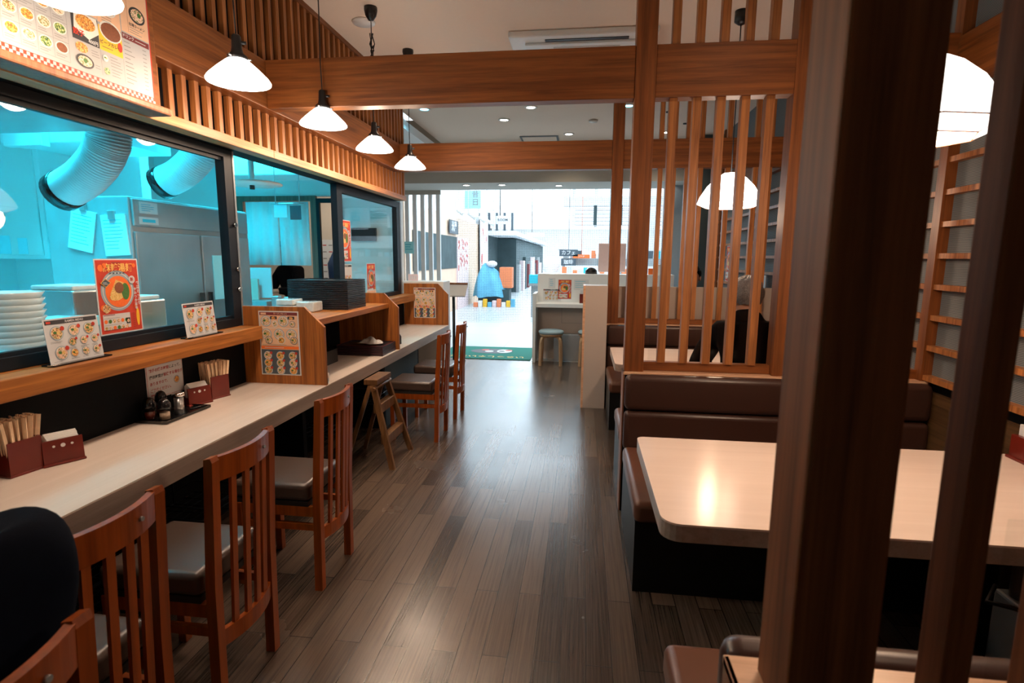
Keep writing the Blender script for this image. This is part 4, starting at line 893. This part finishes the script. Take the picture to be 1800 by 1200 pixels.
for i, (x, z, w, h, a) in enumerate(((-3.60, 1.55, .19, .28, .22), (-3.31, 1.49, .19, .28, -.05))):
    t = thing('clipped_notes', ['tilted clipped paper sheets on the refrigerator side, left', 'clipped printed sheet on the refrigerator side, right'][i], 'notes', (x, 3.495, z))
    U = (cos(a), 0, -sin(a)); V = (sin(a), 0, cos(a)); g = G().frame((x, 3.49, z), U, V); g.plate(w, h, .010); g.lines(.015, h-.04, w-.02, 9, .024, 1, 'tealt', .004)
    g.build('sheet', t); B('steel', x+w*.35+h*sin(a), x+w*.6+h*sin(a), 3.478, 3.50, z+h-.03, z+h+.03, bev=.003).build('clip', t)
g = G().frame((-4.95, 4.03, 1.46), XV, ZV); 
t = thing('wall_cabinet', 'white wall cabinet with two small labels at left of kitchen', 'cabinet', (-4.7, 4.2, 1.46))
B('kwall', -5.2, -4.36, 4.05, 4.45, 1.46, 2.55, bev=.006).build('body', t); B('white', -5.16, -4.40, 4.035, 4.05, 1.49, 2.52, bev=.003).build('door', t)
g = G().frame((-4.86, 4.033, 1.50), XV, ZV); g.plate(.17, .15, k='tealp'); g.build('label', t); g = G().frame((-4.62, 4.033, 1.50), XV, ZV); g.plate(.09, .13, k='tealp'); g.build('label', t)
# hood, ac unit, ducts
tag(B('steeld', -3.9, -2.20, 2.05, 2.55, 2.10, 2.8, bev=.008).build('range_hood'), 'big sheet metal hood at the top of the kitchen window', 'hood')
t = thing('ceiling_unit', 'pale boxy air unit below the kitchen ceiling', 'air unit', (-4.0, 4.1, 2.2)); B('kwall', -4.45, -3.50, 3.85, 4.45, 2.33, 2.9, bev=.01).build('body', t); B('kwall', -4.35, -4.02, 3.78, 3.85, 2.30, 2.62, bev=.006).build('front_cover', t)
def hose(pts, r, label, ring=True):
    t = thing('duct_hose', label, 'duct', pts[-1]); P = []
    pts = [Vector(p) for p in pts]; m = len(pts)
    def cr(i, u):
        p0, p1, p2, p3 = pts[max(i-1, 0)], pts[i], pts[i+1], pts[min(i+2, m-1)]
        return .5*((2*p1)+(p2-p0)*u+(2*p0-5*p1+4*p2-p3)*u*u+(3*p1-p0-3*p2+p3)*u**3)
    for i in range(m-1):
        for k in range(44): P.append(cr(i, k/44))
    P.append(pts[-1]); n = len(P)
    G().m('hose').tube(P, r, n=24, rf=lambda i: r*(1+.022*(1 if i % 3 else -1))).build('corrugated_hose', t)
    d = (P[-1]-P[-3]).normalized(); g = G().m('blackg').tube([P[-1]-d*.015, P[-1]+d*.05], r*1.06, n=24); g.build('end_ring', t)
    G().m('beige').tube([P[-1]+d*.0505, P[-1]+d*.052], r*.9, n=24).build('opening', t)
hose([(-2.60, 2.85, 2.99), (-2.60, 2.85, 2.25), (-2.65, 2.86, 2.07), (-2.80, 2.88, 1.94), (-2.96, 2.9, 1.87)], .105, 'corrugated cooling duct with dark end ring, nearer the camera')
hose([(-2.92, 4.15, 2.99), (-2.93, 4.15, 2.52), (-3.0, 4.15, 2.31), (-3.18, 4.15, 2.15), (-3.34, 4.15, 2.08)], .12, 'second corrugated duct above the refrigerator')
# counters and objects behind glass
t = thing('kitchen_worktop', 'steel kitchen worktop just behind the window glass', 'worktop', (-2.45, 1.4, 0)); B('steel', -2.80, -2.13, -1.5, 3.05, 1.03, 1.06, bev=.004).build('top', t)
for yy in (-1.4, .8, 2.9): B('steeld', -2.78, -2.74, yy, yy+.04, 0, 1.03).build('leg', t)
B('steeld', -2.2, -2.15, -1.4, 3.0, .0, 1.03).build('front_board', t)
first = None
for i in range(9):
    if first is None: first = o = G().m('bowlw').lathe([(.05, 0), (.06, .008), (.105, .05), (.12, .075), (.116, .075), (.10, .052), (.05, .012), (.0001, .012)], c=(-2.37, 2.0, 1.061), n=32).build('ramen_bowl')
    else: o = dup(first); o.location.z += .026*i
    tag(o, 'topmost white bowl of the stack behind the glass' if i == 8 else 'white bowl in the tall stack behind the glass', 'bowl', 'stack of white bowls in the kitchen')
for i, (x, yy, w, h) in enumerate(((-2.7, 2.42, .28, .26), (-2.72, 2.78, .3, .18), (-2.6, 1.2, .3, .5))):
    t = thing('kitchen_machine', ['boxy machine with sloped lid behind the bowl stack', 'low steel appliance beside the noodle poster', 'tall steel boiler out at the left behind glass'][i], 'appliance', (x, yy, 1.061))
    B('steel', x-.08, x+w-.08, yy, yy+.25, 1.061, 1.061+h, bev=.01).build('body', t); B('kwall', x-.06, x+w-.10, yy+.02, yy+.23, 1.061+h, 1.085+h, bev=.008).build('lid', t); B('black', x-.0, x+.08, yy-.004, yy, 1.1, 1.13).build('switch_panel', t)
t = thing('tray_rack', 'small wire rack with utensils beside the white bowls', 'rack', (-2.45, 2.35, 1.061)); B('tealp', -2.60, -2.38, 2.25, 2.45, 1.15, 1.20, bev=.006).build('basin', t)
g = G().m('steel'); [g.cyl((-2.58+.18*a, 2.27+.15*b, 1.061), (-2.58+.18*a, 2.27+.15*b, 1.15), .006) for a in (0, 1) for b in (0, 1)]; g.build('rack_legs', t)
t = thing('prep_counter', 'steel prep counter at the open pass of the kitchen', 'worktop', (-2.9, 5.2, 0)); B('steel', -3.04, -2.25, 4.95, 6.1, .90, .93).build('top', t); B('steeld', -3.0, -2.3, 5.0, 6.05, 0, .90).build('cupboard', t)
t = thing('pass_counter', 'kitchen side counter beyond the tray stack', 'worktop', (-2.5, 3.8, 0)); B('steel', -2.62, -2.21, 3.14, 4.5, 1.02, 1.05).build('top', t); B('steeld', -2.58, -2.24, 3.16, 4.46, 0, 1.02).build('cupboard', t)
# clutter near pass
for i, (x, yy, z, w, d, h, k, lb) in enumerate(((-2.55, 4.25, 1.051, .06, .06, .12, 'steel', 'steel cup by the brown doorway'), (-2.47, 4.3, 1.051, .05, .05, .11, 'steel', 'second steel cup by the brown doorway'), (-3.97, 6.18, 1.0, .28, .02, .36, 'paper', 'white papers on a clipboard by the doorway'), (-4.02, 6.1, .98, .2, .03, .25, 'cream', 'wooden framed board leaning near the doorway'))):
    tag(B(k, x, x+w, yy, yy+d, z, z+h, bev=.004).build(('steel_cup', 'steel_cup', 'clipboard', 'framed_board')[i]), lb, ('cup', 'cup', 'clipboard', 'board')[i])
tag(B('steeld', -4.2, -3.6, 5.9, 6.24, 0, .98).build('side_cabinet'), 'low steel cabinet under the papers by the kitchen doorway', 'cabinet')
g = G().frame((-4.1, 8.095, 1.0), XV, ZV); g.plate(.9, .75)
for i in range(9):
    for j in range(7): g.rect(.04+.095*i, .06+.1*j, .10+.095*i, .075+.1*j, 1, ('ink', 'inkr', 'ink')[(i+j) % 3])
tag(g.build('wall_chart'), 'printed chart on the staff room wall below the curtain', 'chart')
t = thing('hanging_bag', 'dark blue bag with pink cloth hanging in the second doorway', 'bag', (-3.3, 7.5, 1.1)); G().m('bluec').lathe([(.02, .0), (.12, .05), (.13, .25), (.05, .42), (.01, .5)], c=(-3.42, 7.4, 1.15), n=14).build('bag_body', t); G().m('pinkp').lathe([(.02, 0), (.09, .05), (.07, .25), (.01, .3)], c=(-3.27, 7.5, 1.3), n=12).build('pink_cloth', t)
t = thing('round_disc_lamp', 'flat white disc fitting on a pole above the open pass', 'light fitting', (-2.56, 4.0, 2.0)); G().m('white').lathe([(.0001, 0), (.21, .003), (.215, .012), (.2, .022), (.0001, .03)], c=(-2.47, 3.95, 2.02), n=36).build('disc', t); G().m('kwall').cyl((-2.47, 3.95, 2.05), (-2.47, 3.95, 3.0), .02).build('pole', t); G().m('black').cyl((-2.47, 3.95, 1.99), (-2.47, 3.95, 2.02), .018).build('bolt', t)
t = thing('hanging_cards', 'two hanging cards, cyan and black, over the kitchen pass', 'cards', (-2.5, 4.8, 1.9)); B('tealp', -2.92, -2.79, 5.0, 5.004, 1.86, 1.98).build('cyan_card', t); B('navyp', -2.76, -2.65, 5.0, 5.004, 1.84, 1.97).build('black_card', t); g = G().m('steel').cyl((-2.95, 5.0, 1.99), (-2.62, 5.0, 1.99), .004); g.cyl((-2.9, 5.0, 1.99), (-2.9, 5.0, 3.0), .004); g.cyl((-2.66, 5.0, 1.99), (-2.66, 5.0, 3.0), .004); g.build('rail', t)
tag(B('kwall', -3.6, -2.2, 5.2, 5.6, 2.28, 2.999, bev=.01).build('overhead_duct'), 'rectangular overhead duct above the kitchen doorway', 'duct')
# ================================================================ ENTRANCE
t = thing('end_counter', 'white ledge block behind the last divider', 'counter', (-1.83, 6.4, 0)); B('white', -2.10, -1.60, 6.225, 6.55, 0, 1.22, bev=.004).build('block', t)
g = B('pinkp', -2.05, -1.93, 6.33, 6.335, 1.221, 1.30); g.m('paper').box(-2.02, -2.01, 6.328, 6.33, 1.24, 1.28); g.box(-1.99, -1.98, 6.328, 6.33, 1.24, 1.28); g.box(-1.965, -1.955, 6.328, 6.33, 1.24, 1.28); tag(g.build('desk_sign'), 'small pinkish plastic sign on the white ledge', 'sign')
t = thing('slat_screen', 'pale vertical slat screen at the left of the entrance', 'screen', (-2.85, 9.63, 0))
B('bulk', -3.6, -2.50, 9.60, 9.66, 2.58, 2.65).build('top_rail', t); B('white', -3.6, -2.50, 9.60, 9.66, 0, 1.0).build('low_panel', t)
for i in range(8): B('mallw', -3.57+.141*i, -3.50+.141*i, 9.60, 9.66, 1.0, 2.58).build('slat', t)
g = G().frame((-3.16, 9.58, 1.56), XV, ZV); g.plate(.17, .21, .004, 'tealp'); [g.lines(.015, .15-.04*i, .16, 1, .01, 1, 'tealt', .012) for i in range(3)]; tag(g.build('entrance_notice'), 'pale cyan notice fixed to the slat screen', 'notice')
t = thing('menu_lectern', 'black pole menu stand with tilted board at the entrance', 'lectern', (-1.84, 7.75, 0))
G().m('black').cyl((-1.84, 7.75, .02), (-1.84, 7.75, 1.0), .022).build('pole', t); G().m('black').lathe([(.17, 0), (.17, .015), (.02, .02)], c=(-1.84, 7.75, 0)).build('base', t)
T = Matrix.Translation((-1.84, 7.75, 1.03)) @ Matrix.Rotation(R(38), 4, 'X') @ Matrix.Rotation(R(0), 4, 'Z'); B('beige', -.19, .19, -.13, .13, -.01, .01, bev=.003, T=T).build('board', t); B('black', -.1, .1, -.03, .03, -.02, -.01, T=T).build('bracket', t); B('trimw', -.19, .19, .115, .135, .01, .03, T=T).build('lip', t)
t = thing('round_base_stand', 'white round based stand on the tiles left of the mat', 'stand', (-2.45, 8.9, 0)); G().m('white').lathe([(.17, 0), (.17, .02), (.03, .035)], c=(-2.45, 8.9, 0), n=32).build('base', t); G().m('steel').cyl((-2.45, 8.9, .03), (-2.45, 8.9, 1.0), .012).build('pole', t)
# door mat
t = thing('door_mat', 'green entrance mat with tan Japanese letters', 'mat', (-1.45, 8.5, 0))
B('matg', -2.15, -.74, 7.94, 9.05, .0, .012, bev=.003).build('mat', t)
g = G().frame((-.80, 9.0, .0135), (-1, 0, 0), (0, -1, 0)); g.text('いらっしゃいませ', .62, .88, .145, 1, 'mattxt', .03)
g.disc(.62, .40, .34, 1, 'dark', ry=.22, n=30); g.disc(.42, .38, .12, 2, 'paper', ry=.16); g.disc(.66, .42, .07, 2, 'paper'); g.disc(.36, .30, .06, 3, 'red'); g.disc(.74, .30, .06, 3, 'red'); g.disc(.46, .40, .05, 3, 'dark'); g.build('mat_print', t)
# entrance counter
t = thing('entrance_counter', 'white counter with high back at the entrance', 'counter', (.1, 8.0, 0))
B('white', -.70, -.655, 7.80, 8.22, 0, 1.0, bev=.003).build('end_panel', t); B('white', -.70, 1.3, 7.82, 8.22, .80, .855, bev=.004).build('bar_top', t)
B('white', -.66, 1.3, 8.16, 8.22, .855, 1.27, bev=.003).build('back_panel', t); g = B('beige', -.655, 1.3, 8.16, 8.21, 0, .80); g.m('ink').box(-.30, -.296, 8.157, 8.16, .55, .8); g.box(-.30, 1.3, 8.157, 8.16, .545, .549); g.build('lower_panel', t); B('white', -.655, 1.3, 8.22, 8.5, 1.235, 1.27).build('rear_shelf', t)
def onback(x, z, w, h, f, name, label, cat):
    g = G().frame((x, 8.158, z), XV, ZV); f(g, w, h); tag(g.build(name), label, cat)
onback(-.36, .90, .20, .29, menuB, 'noodle_poster', 'red noodle poster on the white entrance counter back', 'poster')
onback(-.58, .872, .28*.95, .175, menuA, 'menu_card', 'small ramen menu leaning on the entrance counter back', 'menu card')
def notice(g, w, h): g.plate(w, h, k='paper'); g.lines(.02, h-.03, w-.02, int(h/.03)-1, .028, 1, 'tealt', .006)
onback(-.50, 1.06, .10, .15, notice, 'counter_notice', 'narrow pale notice left of the red entrance poster', 'notice'); onback(-.13, 1.04, .22, .15, notice, 'counter_notice', 'wider pale notice right of the red entrance poster', 'notice')
t = thing('napkin_holder', 'dark red napkin box on the entrance counter bar', 'holder', (0, 8.05, .856)); B('holder', -.04, .06, 8.0, 8.1, .856, .99).build('box', t); B('paper', -.03, .05, 8.02, 8.08, .99, 1.05).build('napkins', t)
t = thing('display_monitor', 'pale pinkish monitor back standing on entrance counter', 'monitor', (.42, 8.35, 1.27)); B('pinkp', .22, .62, 8.33, 8.36, 1.30, 1.72, bev=.01).build('panel', t); B('black', .38, .46, 8.36, 8.38, 1.271, 1.4).build('stand', t)
tag(G().m('blackg').lathe([(.09, 0), (.085, .05), (.05, .09), (.0001, .10)], c=(.12, 8.34, 1.271), n=20).build('card_reader'), 'black rounded device on the entrance counter ledge', 'device')
tag(B('white', 1.08, 1.22, 8.28, 8.40, 1.271, 1.42, bev=.006).build('ticket_printer'), 'white box printer seen through the lattice slats', 'printer')
for i, (x, k, lb) in enumerate(((.72, 'red', 'red packet on entrance counter behind the slats'), (.84, 'bluem', 'blue packet on entrance counter behind the slats'), (.95, 'orange', 'orange packet on entrance counter behind the slats'))):
    tag(B(k, x, x+.08, 8.3, 8.34, 1.271, 1.36, bev=.004).build('small_packet'), lb, 'packet')
tag(B('steeld', -.40, .0, 8.0, 8.14, 0, .40, bev=.01).build('waste_bin'), 'dark low box behind the first round stool', 'box')
def stool(x, y, lb, src=None):
    if src: o = dup(src); o.location = (x, y, 0); o['label'] = lb; return o
    t = thing('round_stool', lb, 'stool', (x, y, 0), 'bentwood stools at the entrance counter')
    G().m('seatg').lathe([(.165, .44), (.178, .455), (.178, .475), (.16, .49), (.0001, .495)], n=32).build('seat_cushion', t, world=False); G().m('beech').lathe([(.10, .40), (.165, .42), (.165, .44), (.0001, .44)], n=24).build('seat_base', t, world=False)
    for k in range(4):
        a = pi/4+k*pi/2; c, s = cos(a), sin(a); P = [(.05, .405), (.13, .405), (.165, .395), (.183, .37), (.19, .33), (.205, .0)]
        g = G().m('beech'); rr = []
        for i, (r, z) in enumerate(P):
            th = .014 if i < 3 else .012; d = (0, th) if i < 2 else ((th*.7, th*.7) if i < 4 else (th, 0))
            rr.append([g.b.verts.new(((r-d[0])*c-w*s, (r-d[0])*s+w*c, max(0, z-d[1]))) for w in (-.02, .02)]+[g.b.verts.new(((r+d[0])*c-w*s, (r+d[0])*s+w*c, z+d[1]*.3)) for w in (.02, -.02)])
        for A, Bq in zip(rr, rr[1:]):
            for k2 in range(4): g.fc([A[k2], A[(k2+1) % 4], Bq[(k2+1) % 4], Bq[k2]])
        g.fc(rr[0][::-1]); g.fc(rr[-1]); g.build('leg', t, world=False)
    t.location = (x, y, 0); return t
s0 = stool(-.425, 7.74, 'round bentwood stool fully visible at the entrance counter'); stool(.13, 7.76, 'second round stool, half hidden by the beige partition', s0)
# right far side
st(B('greyw', 1.55, 1.9, 8.3, 8.7, 0, 3.22), 'wall_far_right'); st(B('rim', 1.38, 1.55, 9.2, 9.6, 0, 2.65), 'wall_column'); st(B('greyw', 1.58, 6, 8.7, 9.6, 0, 2.65), 'wall_front_right')
# posters on the right wall
g = G().frame((1.852, 7.55, 1.22), (0, -1, 0), ZV); menuB(g, .32, .45); tag(g.build('noodle_poster'), 'red noodle poster on the right wall behind the lattice', 'poster')
tag(B('paper', 1.845, 1.852, 5.9, 6.08, 1.12, 1.34).build('wall_card'), 'white card with dark edge near the grey haired person', 'card')
# ================================================================ MALL
st(B('peachw', -3.8, -3.62, 11.0, 20.9, 0, 2.62), 'wall_mall_left'); st(B('mallw', -3.9, -3.7, 9.6, 21, 2.62, 4.3), 'wall_mall_left_upper')
st(B('mallw', -9, 9, 55, 55.2, 0, 4.3), 'wall_mall_end')
g = B('shopdark', -3.62, -3.60, 11.5, 15.6, 1.20, 2.07); tag(g.build('shop_window'), 'dark shop window panel behind the slat screen', 'window panel')
g = B('pinkp', -3.62, -3.58, 15.6, 17.1, 0, 2.07); 
for i in range(34): 
    g.m('red').ell((-3.578, 15.7+random.random()*1.3, 1.15+random.random()*.85), (.004, .05, .05), n=8)
tag(g.build('strawberry_panel'), 'pale pink panel with red strawberry dots across the mall', 'panel')
t = thing('hanging_banner', 'tall white banner with red floral pattern hanging in mall', 'banner', (-3.55, 19.6, .35)); B('mallw', -3.58, -3.54, 18.9, 20.5, .36, 3.0).build('sheet', t)
g = G()
for i in range(14): g.m('pinkp' if i % 3 else 'red').ell((-3.535, 19.1+1.2*random.random(), .6+1.8*random.random()), (.004, .10+.1*random.random(), .15+.15*random.random()), n=10)
g.build('floral_print', t); G().m('black').cyl((-3.56, 18.9, .36), (-3.56, 18.9, 3.0), .02).build('edge_pole', t)
def shopsign(x, y, z, w, h, txt, bg, fg, lb, ax=0, ts=None):
    U = XV if ax == 0 else YV; g = G().frame((x, y, z), U, ZV); g.plate(w, h, .05, bg); g.m(bg); g.cyl(g.pt(w*.5, h*.5, -50), (g.pt(w*.5, h*.5, -50).x, g.pt(w*.5, h*.5, -50).y, 4.3), .008, n=5); g.text(txt, w/2, h/2, ts or h*.6, 2, fg, .02); tag(g.build('shop_sign'), lb, 'sign')
g = G().frame((-3.70, 17.2, 3.0), XV, ZV); g.plate(.5, .55, .04, 'tealp'); g.vtext('昔日', .33, .42, .22, 2, 'ink', .02); tag(g.build('shop_sign'), 'pale vertical sign high on the left mall wall', 'sign')
g = G().frame((-3.55, 14.6, 2.14), YV, ZV); g.plate(1.0, .36, .03, 'navyp'); g.text('米屋', .5, .18, .3, 2, 'paper', .03); tag(g.build('shop_sign'), 'black square sign on the peach shopfront', 'sign')
g = G().frame((-3.3, 20.9, 2.75), XV, ZV); g.plate(.5, .3, .05, 'paper'); g.text('ROOM', .25, .15, .13, 2, 'dark', .03); tag(g.build('shop_sign'), 'small white sign board above the floral banner', 'sign'); tag(G().m('dark').cyl((-3.15, 20.92, 3.06), (-3.15, 20.92, 4.3), .02).build('sign_rod'), 'dark rod holding the sign above the banner', 'rod')
# track spot lamps
for i in range(4):
    tag(G().m('white').cyl((-3.3, 14.2+1.6*i, 2.75), (-3.1, 14.2+1.6*i, 2.60), .05).cyl((-3.3, 14.2+1.6*i, 2.76), (-3.3, 14.2+1.6*i, 4.3), .012).build('track_spotlight'), 'small white spotlight along the peach shopfront', 'spotlight', 'spotlights along the peach shopfront')
# dark shop further on
g = B('shopdark', -4.6, -3.7, 21.2, 40, 0, 2.6); g.m('shopdark').box(-3.7, -2.9, 24.0, 40, 0, 2.3) ; tag(g.build('dark_shop'), 'dark shop interior behind the safety net', 'shop')
g = B('mallw', -3.7, -2.6, 21.25, 40, 2.35, 2.518); tag(g.build('shop_fascia'), 'white fascia edge running along the dark shop', 'fascia')
for i in range(7): tag(B('mallw' if i % 2 else 'navyp', -3.68+.15*i, -3.60+.15*i, 21.3, 21.4, 2.52, 3.2).build('upright_sign'), 'upright narrow sign plate above the dark shop', 'sign', 'sign plates above the dark shop')
random.seed(3)
t = thing('cloth_display', 'pale blue cloth draped over shop goods, left of aisle', 'display', (-2.75, 17.2, 0))
g = G().m('bluem'); g.sm = True; rings = []
for j, (rad, z) in enumerate([(.50, .28), (.46, .55), (.38, .85), (.27, 1.08), (.14, 1.24), (.02, 1.30)]):
    rings.append([g.b.verts.new((-2.98-.02*j+rad*cos(a)*(1+.18*sin(3*a+j*.4))+(.10*(5-j)/5 if cos(a) > 0 else 0), 17.4+rad*sin(a)*(1+.12*sin(5*a)), z+.03*sin(4*a+j))) for a in [2*pi*k/28 for k in range(28)]])
for A, Bq in zip(rings, rings[1:]):
    for k in range(28): g.fc([A[k], A[(k+1) % 28], Bq[(k+1) % 28], Bq[k]])
g.fc(rings[-1]); g.build('cloth', t); G().m('mallw').ell((-2.86, 17.3, 1.30), (.17, .16, .10)).build('white_top', t); B('crateo', -2.62, -2.22, 17.3, 17.7, .55, 1.2, bev=.01).build('orange_panel', t); B('shopdark', -3.3, -2.3, 17.25, 17.75, .0, .5).build('stand', t)
for i in range(9):
    k = ('crateo', 'mallw', 'yellow', 'bluem', 'pinkp')[i % 5]; x = -3.3+.14*i
    tag(B(k, x, x+.12, 16.5+.03*i, 16.62+.03*i, .0, .14+.05*(i % 3), bev=.005).build('goods_box'), k.replace('crateo', 'orange').replace('mallw', 'white').replace('bluem', 'blue').replace('pinkp', 'pink')+' goods box on the floor below the draped cloth', 'box', 'small goods boxes below the cloth')
for i in range(10):
    y = 24+1.3*i; k = ('steeld', 'pinkp', 'shopdark', 'maroon')[i % 4]
    tag(B(k, -2.9, -2.75+.04*(i % 2), y, y+.6, .0, 1.2+.5*((i*7) % 3)/3, bev=.01).build('shop_rack'), 'goods rack in the dark shop, row along the aisle', 'rack', 'goods racks along the dark shop')
# right hand stalls
t = thing('market_stall', 'long white stall with teal and orange crates in the mall', 'stall', (.2, 14.5, 0)); B('mallw', -1.15, 3.5, 14.3, 15.2, 0, 1.02, bev=.01).build('counter', t)
g = B('steeld', -.6, 3.5, 15.3, 15.4, 1.3, 1.5); g.box(-.58, -.5, 15.32, 15.38, 0, 1.3); g.box(3.4, 3.48, 15.32, 15.38, 0, 1.3); tag(g.build('display_shelf'), 'grey shelf behind the goods on the mall stall', 'shelf')
for i, (x, k) in enumerate(((-1.35, 'teal'), (-1.1, 'teal'), (-.87, 'crateo'), (-.62, 'crateo'))):
    tag(B(k, x, x+.22, 13.9, 14.2, .86, 1.08, bev=.01).build('goods_crate'), ['leftmost teal crate', 'inner teal crate', 'inner orange crate', 'rightmost orange crate'][i]+' on the low rack by the aisle', 'crate', 'crates on the rack by the aisle')
tag(B('steeld', -1.36, -.35, 13.85, 14.25, .80, .86).build('crate_rack'), 'grey rack holding the teal and orange crates', 'rack'); tag(B('steeld', -1.3, -.4, 13.95, 14.2, 0, .80).build('rack_cabinet'), 'grey cabinet below the crate rack', 'cabinet')
tag(G().m('mallw').ell((-.85, 14.8, 1.30), (.22, .15, .26)).build('white_bag'), 'pale rounded bag beside the stall', 'bag')
g = B('mallw', -.75, 3.4, 15.8, 16.0, 1.75, 2.1); g.box(-.72, -.66, 15.85, 15.9, 0, 1.75); g.box(3.3, 3.36, 15.85, 15.9, 0, 1.75); tag(g.build('stall_canopy'), 'white canopy band over the mall stalls', 'canopy')
random.seed(11)
for i in range(26):
    x = -.55+.14*i; k = ('mallw', 'teal', 'pinkp', 'crateo', 'steeld', 'bluem', 'paper')[random.randrange(7)]; h = .08+.2*random.random()
    tag(B(k, x, x+.12, 14.5, 14.75, 1.02, 1.02+h, bev=.004).build('stall_goods'), 'small packaged goods on the white stall counter', 'goods', 'packaged goods on the stall')
random.seed(5)
for i in range(20):
    x = -.55+.19*i; k = ('mallw', 'teal', 'pinkp', 'crateo', 'paper', 'bluem', 'navyp')[random.randrange(7)]; h = .10+.14*random.random()
    tag(B(k, x, x+.13, 15.31, 15.39, 1.501, 1.501+h, bev=.004).build('shelf_goods'), 'small packaged goods on the grey shelf behind the stall', 'goods', 'packaged goods on the grey shelf')
shopsign(.32, 15.2, 1.62, .75, .22, 'fillyM', 'mallw', 'greensign', 'white sign with pale green letters in the mall', ts=.18)
shopsign(-.28, 15.1, 1.50, .45, .10, 'フード', 'orange', 'paper', 'orange strip sign over the mall stall'); shopsign(-.65, 15.1, 1.55, .50, .18, 'カフェ', 'navyp', 'paper', 'dark strip sign over the mall stall', ts=.13); shopsign(-.6, 15.1, 1.30, .40, .18, '珈琲', 'navyp', 'paper', 'dark lower sign under the dark strip sign', ts=.13); shopsign(.40, 15.2, 1.22, .55, .34, '特売', 'teal', 'paper', 'teal square sign at right of stall')
shopsign(.22, 9.9, 2.1, .3, .3, '古', 'mallw', 'tealt', 'white sign with one teal character behind the slats') if 0 else None
g = G().frame((1.02, 13.0, 2.15), XV, ZV); g.plate(.6, .5, .02, 'mallw'); g.cyl((1.32, 13.01, 2.6), (1.32, 13.01, 4.3), .01, n=5); g.text('古', .3, .3, .28, 2, 'tealt', .02); tag(g.build('shop_sign'), 'white sign with one teal character seen between slats', 'sign')
t = thing('hanging_sign', 'thin hanging direction sign over the aisle', 'sign', (-1.2, 14, 2.0)); B('mallw', -1.46, -.98, 14, 14.03, 2.02, 2.13).build('plate', t); G().m('dark').cyl((-1.3, 14.02, 2.13), (-1.3, 14.02, 4.3), .008).build('rod', t)
# louvre ceiling feature
t = thing('louvre_frame', 'white hanging louvre frame with dark slots over the stalls', 'ceiling frame', (.6, 16, 2.5))
B('mallw', -.6, 4.5, 15.9, 16.3, 2.95, 3.2).build('top_band', t)
for i in range(10): B('mallw' if i % 2 else 'steeld', -.35, 4.4, 16.0, 16.03, 2.42+.05*i, 2.445+.05*i).build('louvre', t)
for i in range(5): B('mallw', -.35+.62*i, -.27+.62*i, 15.93, 15.99, 2.35, 4.3).build('post', t)
for i, x in enumerate((.25, .95)): tag(B('shopdark', x, x+.09, 15.86, 15.9, 2.42, 2.96).build('dark_slot_sign'), ['left', 'right'][i]+' dark upright tag on the louvre frame', 'sign')
g = B('net', -2.9, 3.6, 12.6, 12.602, 0, 3.2); tag(g.build('safety_net'), 'fine dark safety net hung across the mall side', 'net')
g = G().m('net'); 
tag(B('mallw', 1.7, 4.0, 10.6, 10.8, 0, 4.3).build('mall_pillar'), 'white mall pillar right of the entrance opening', 'pillar')
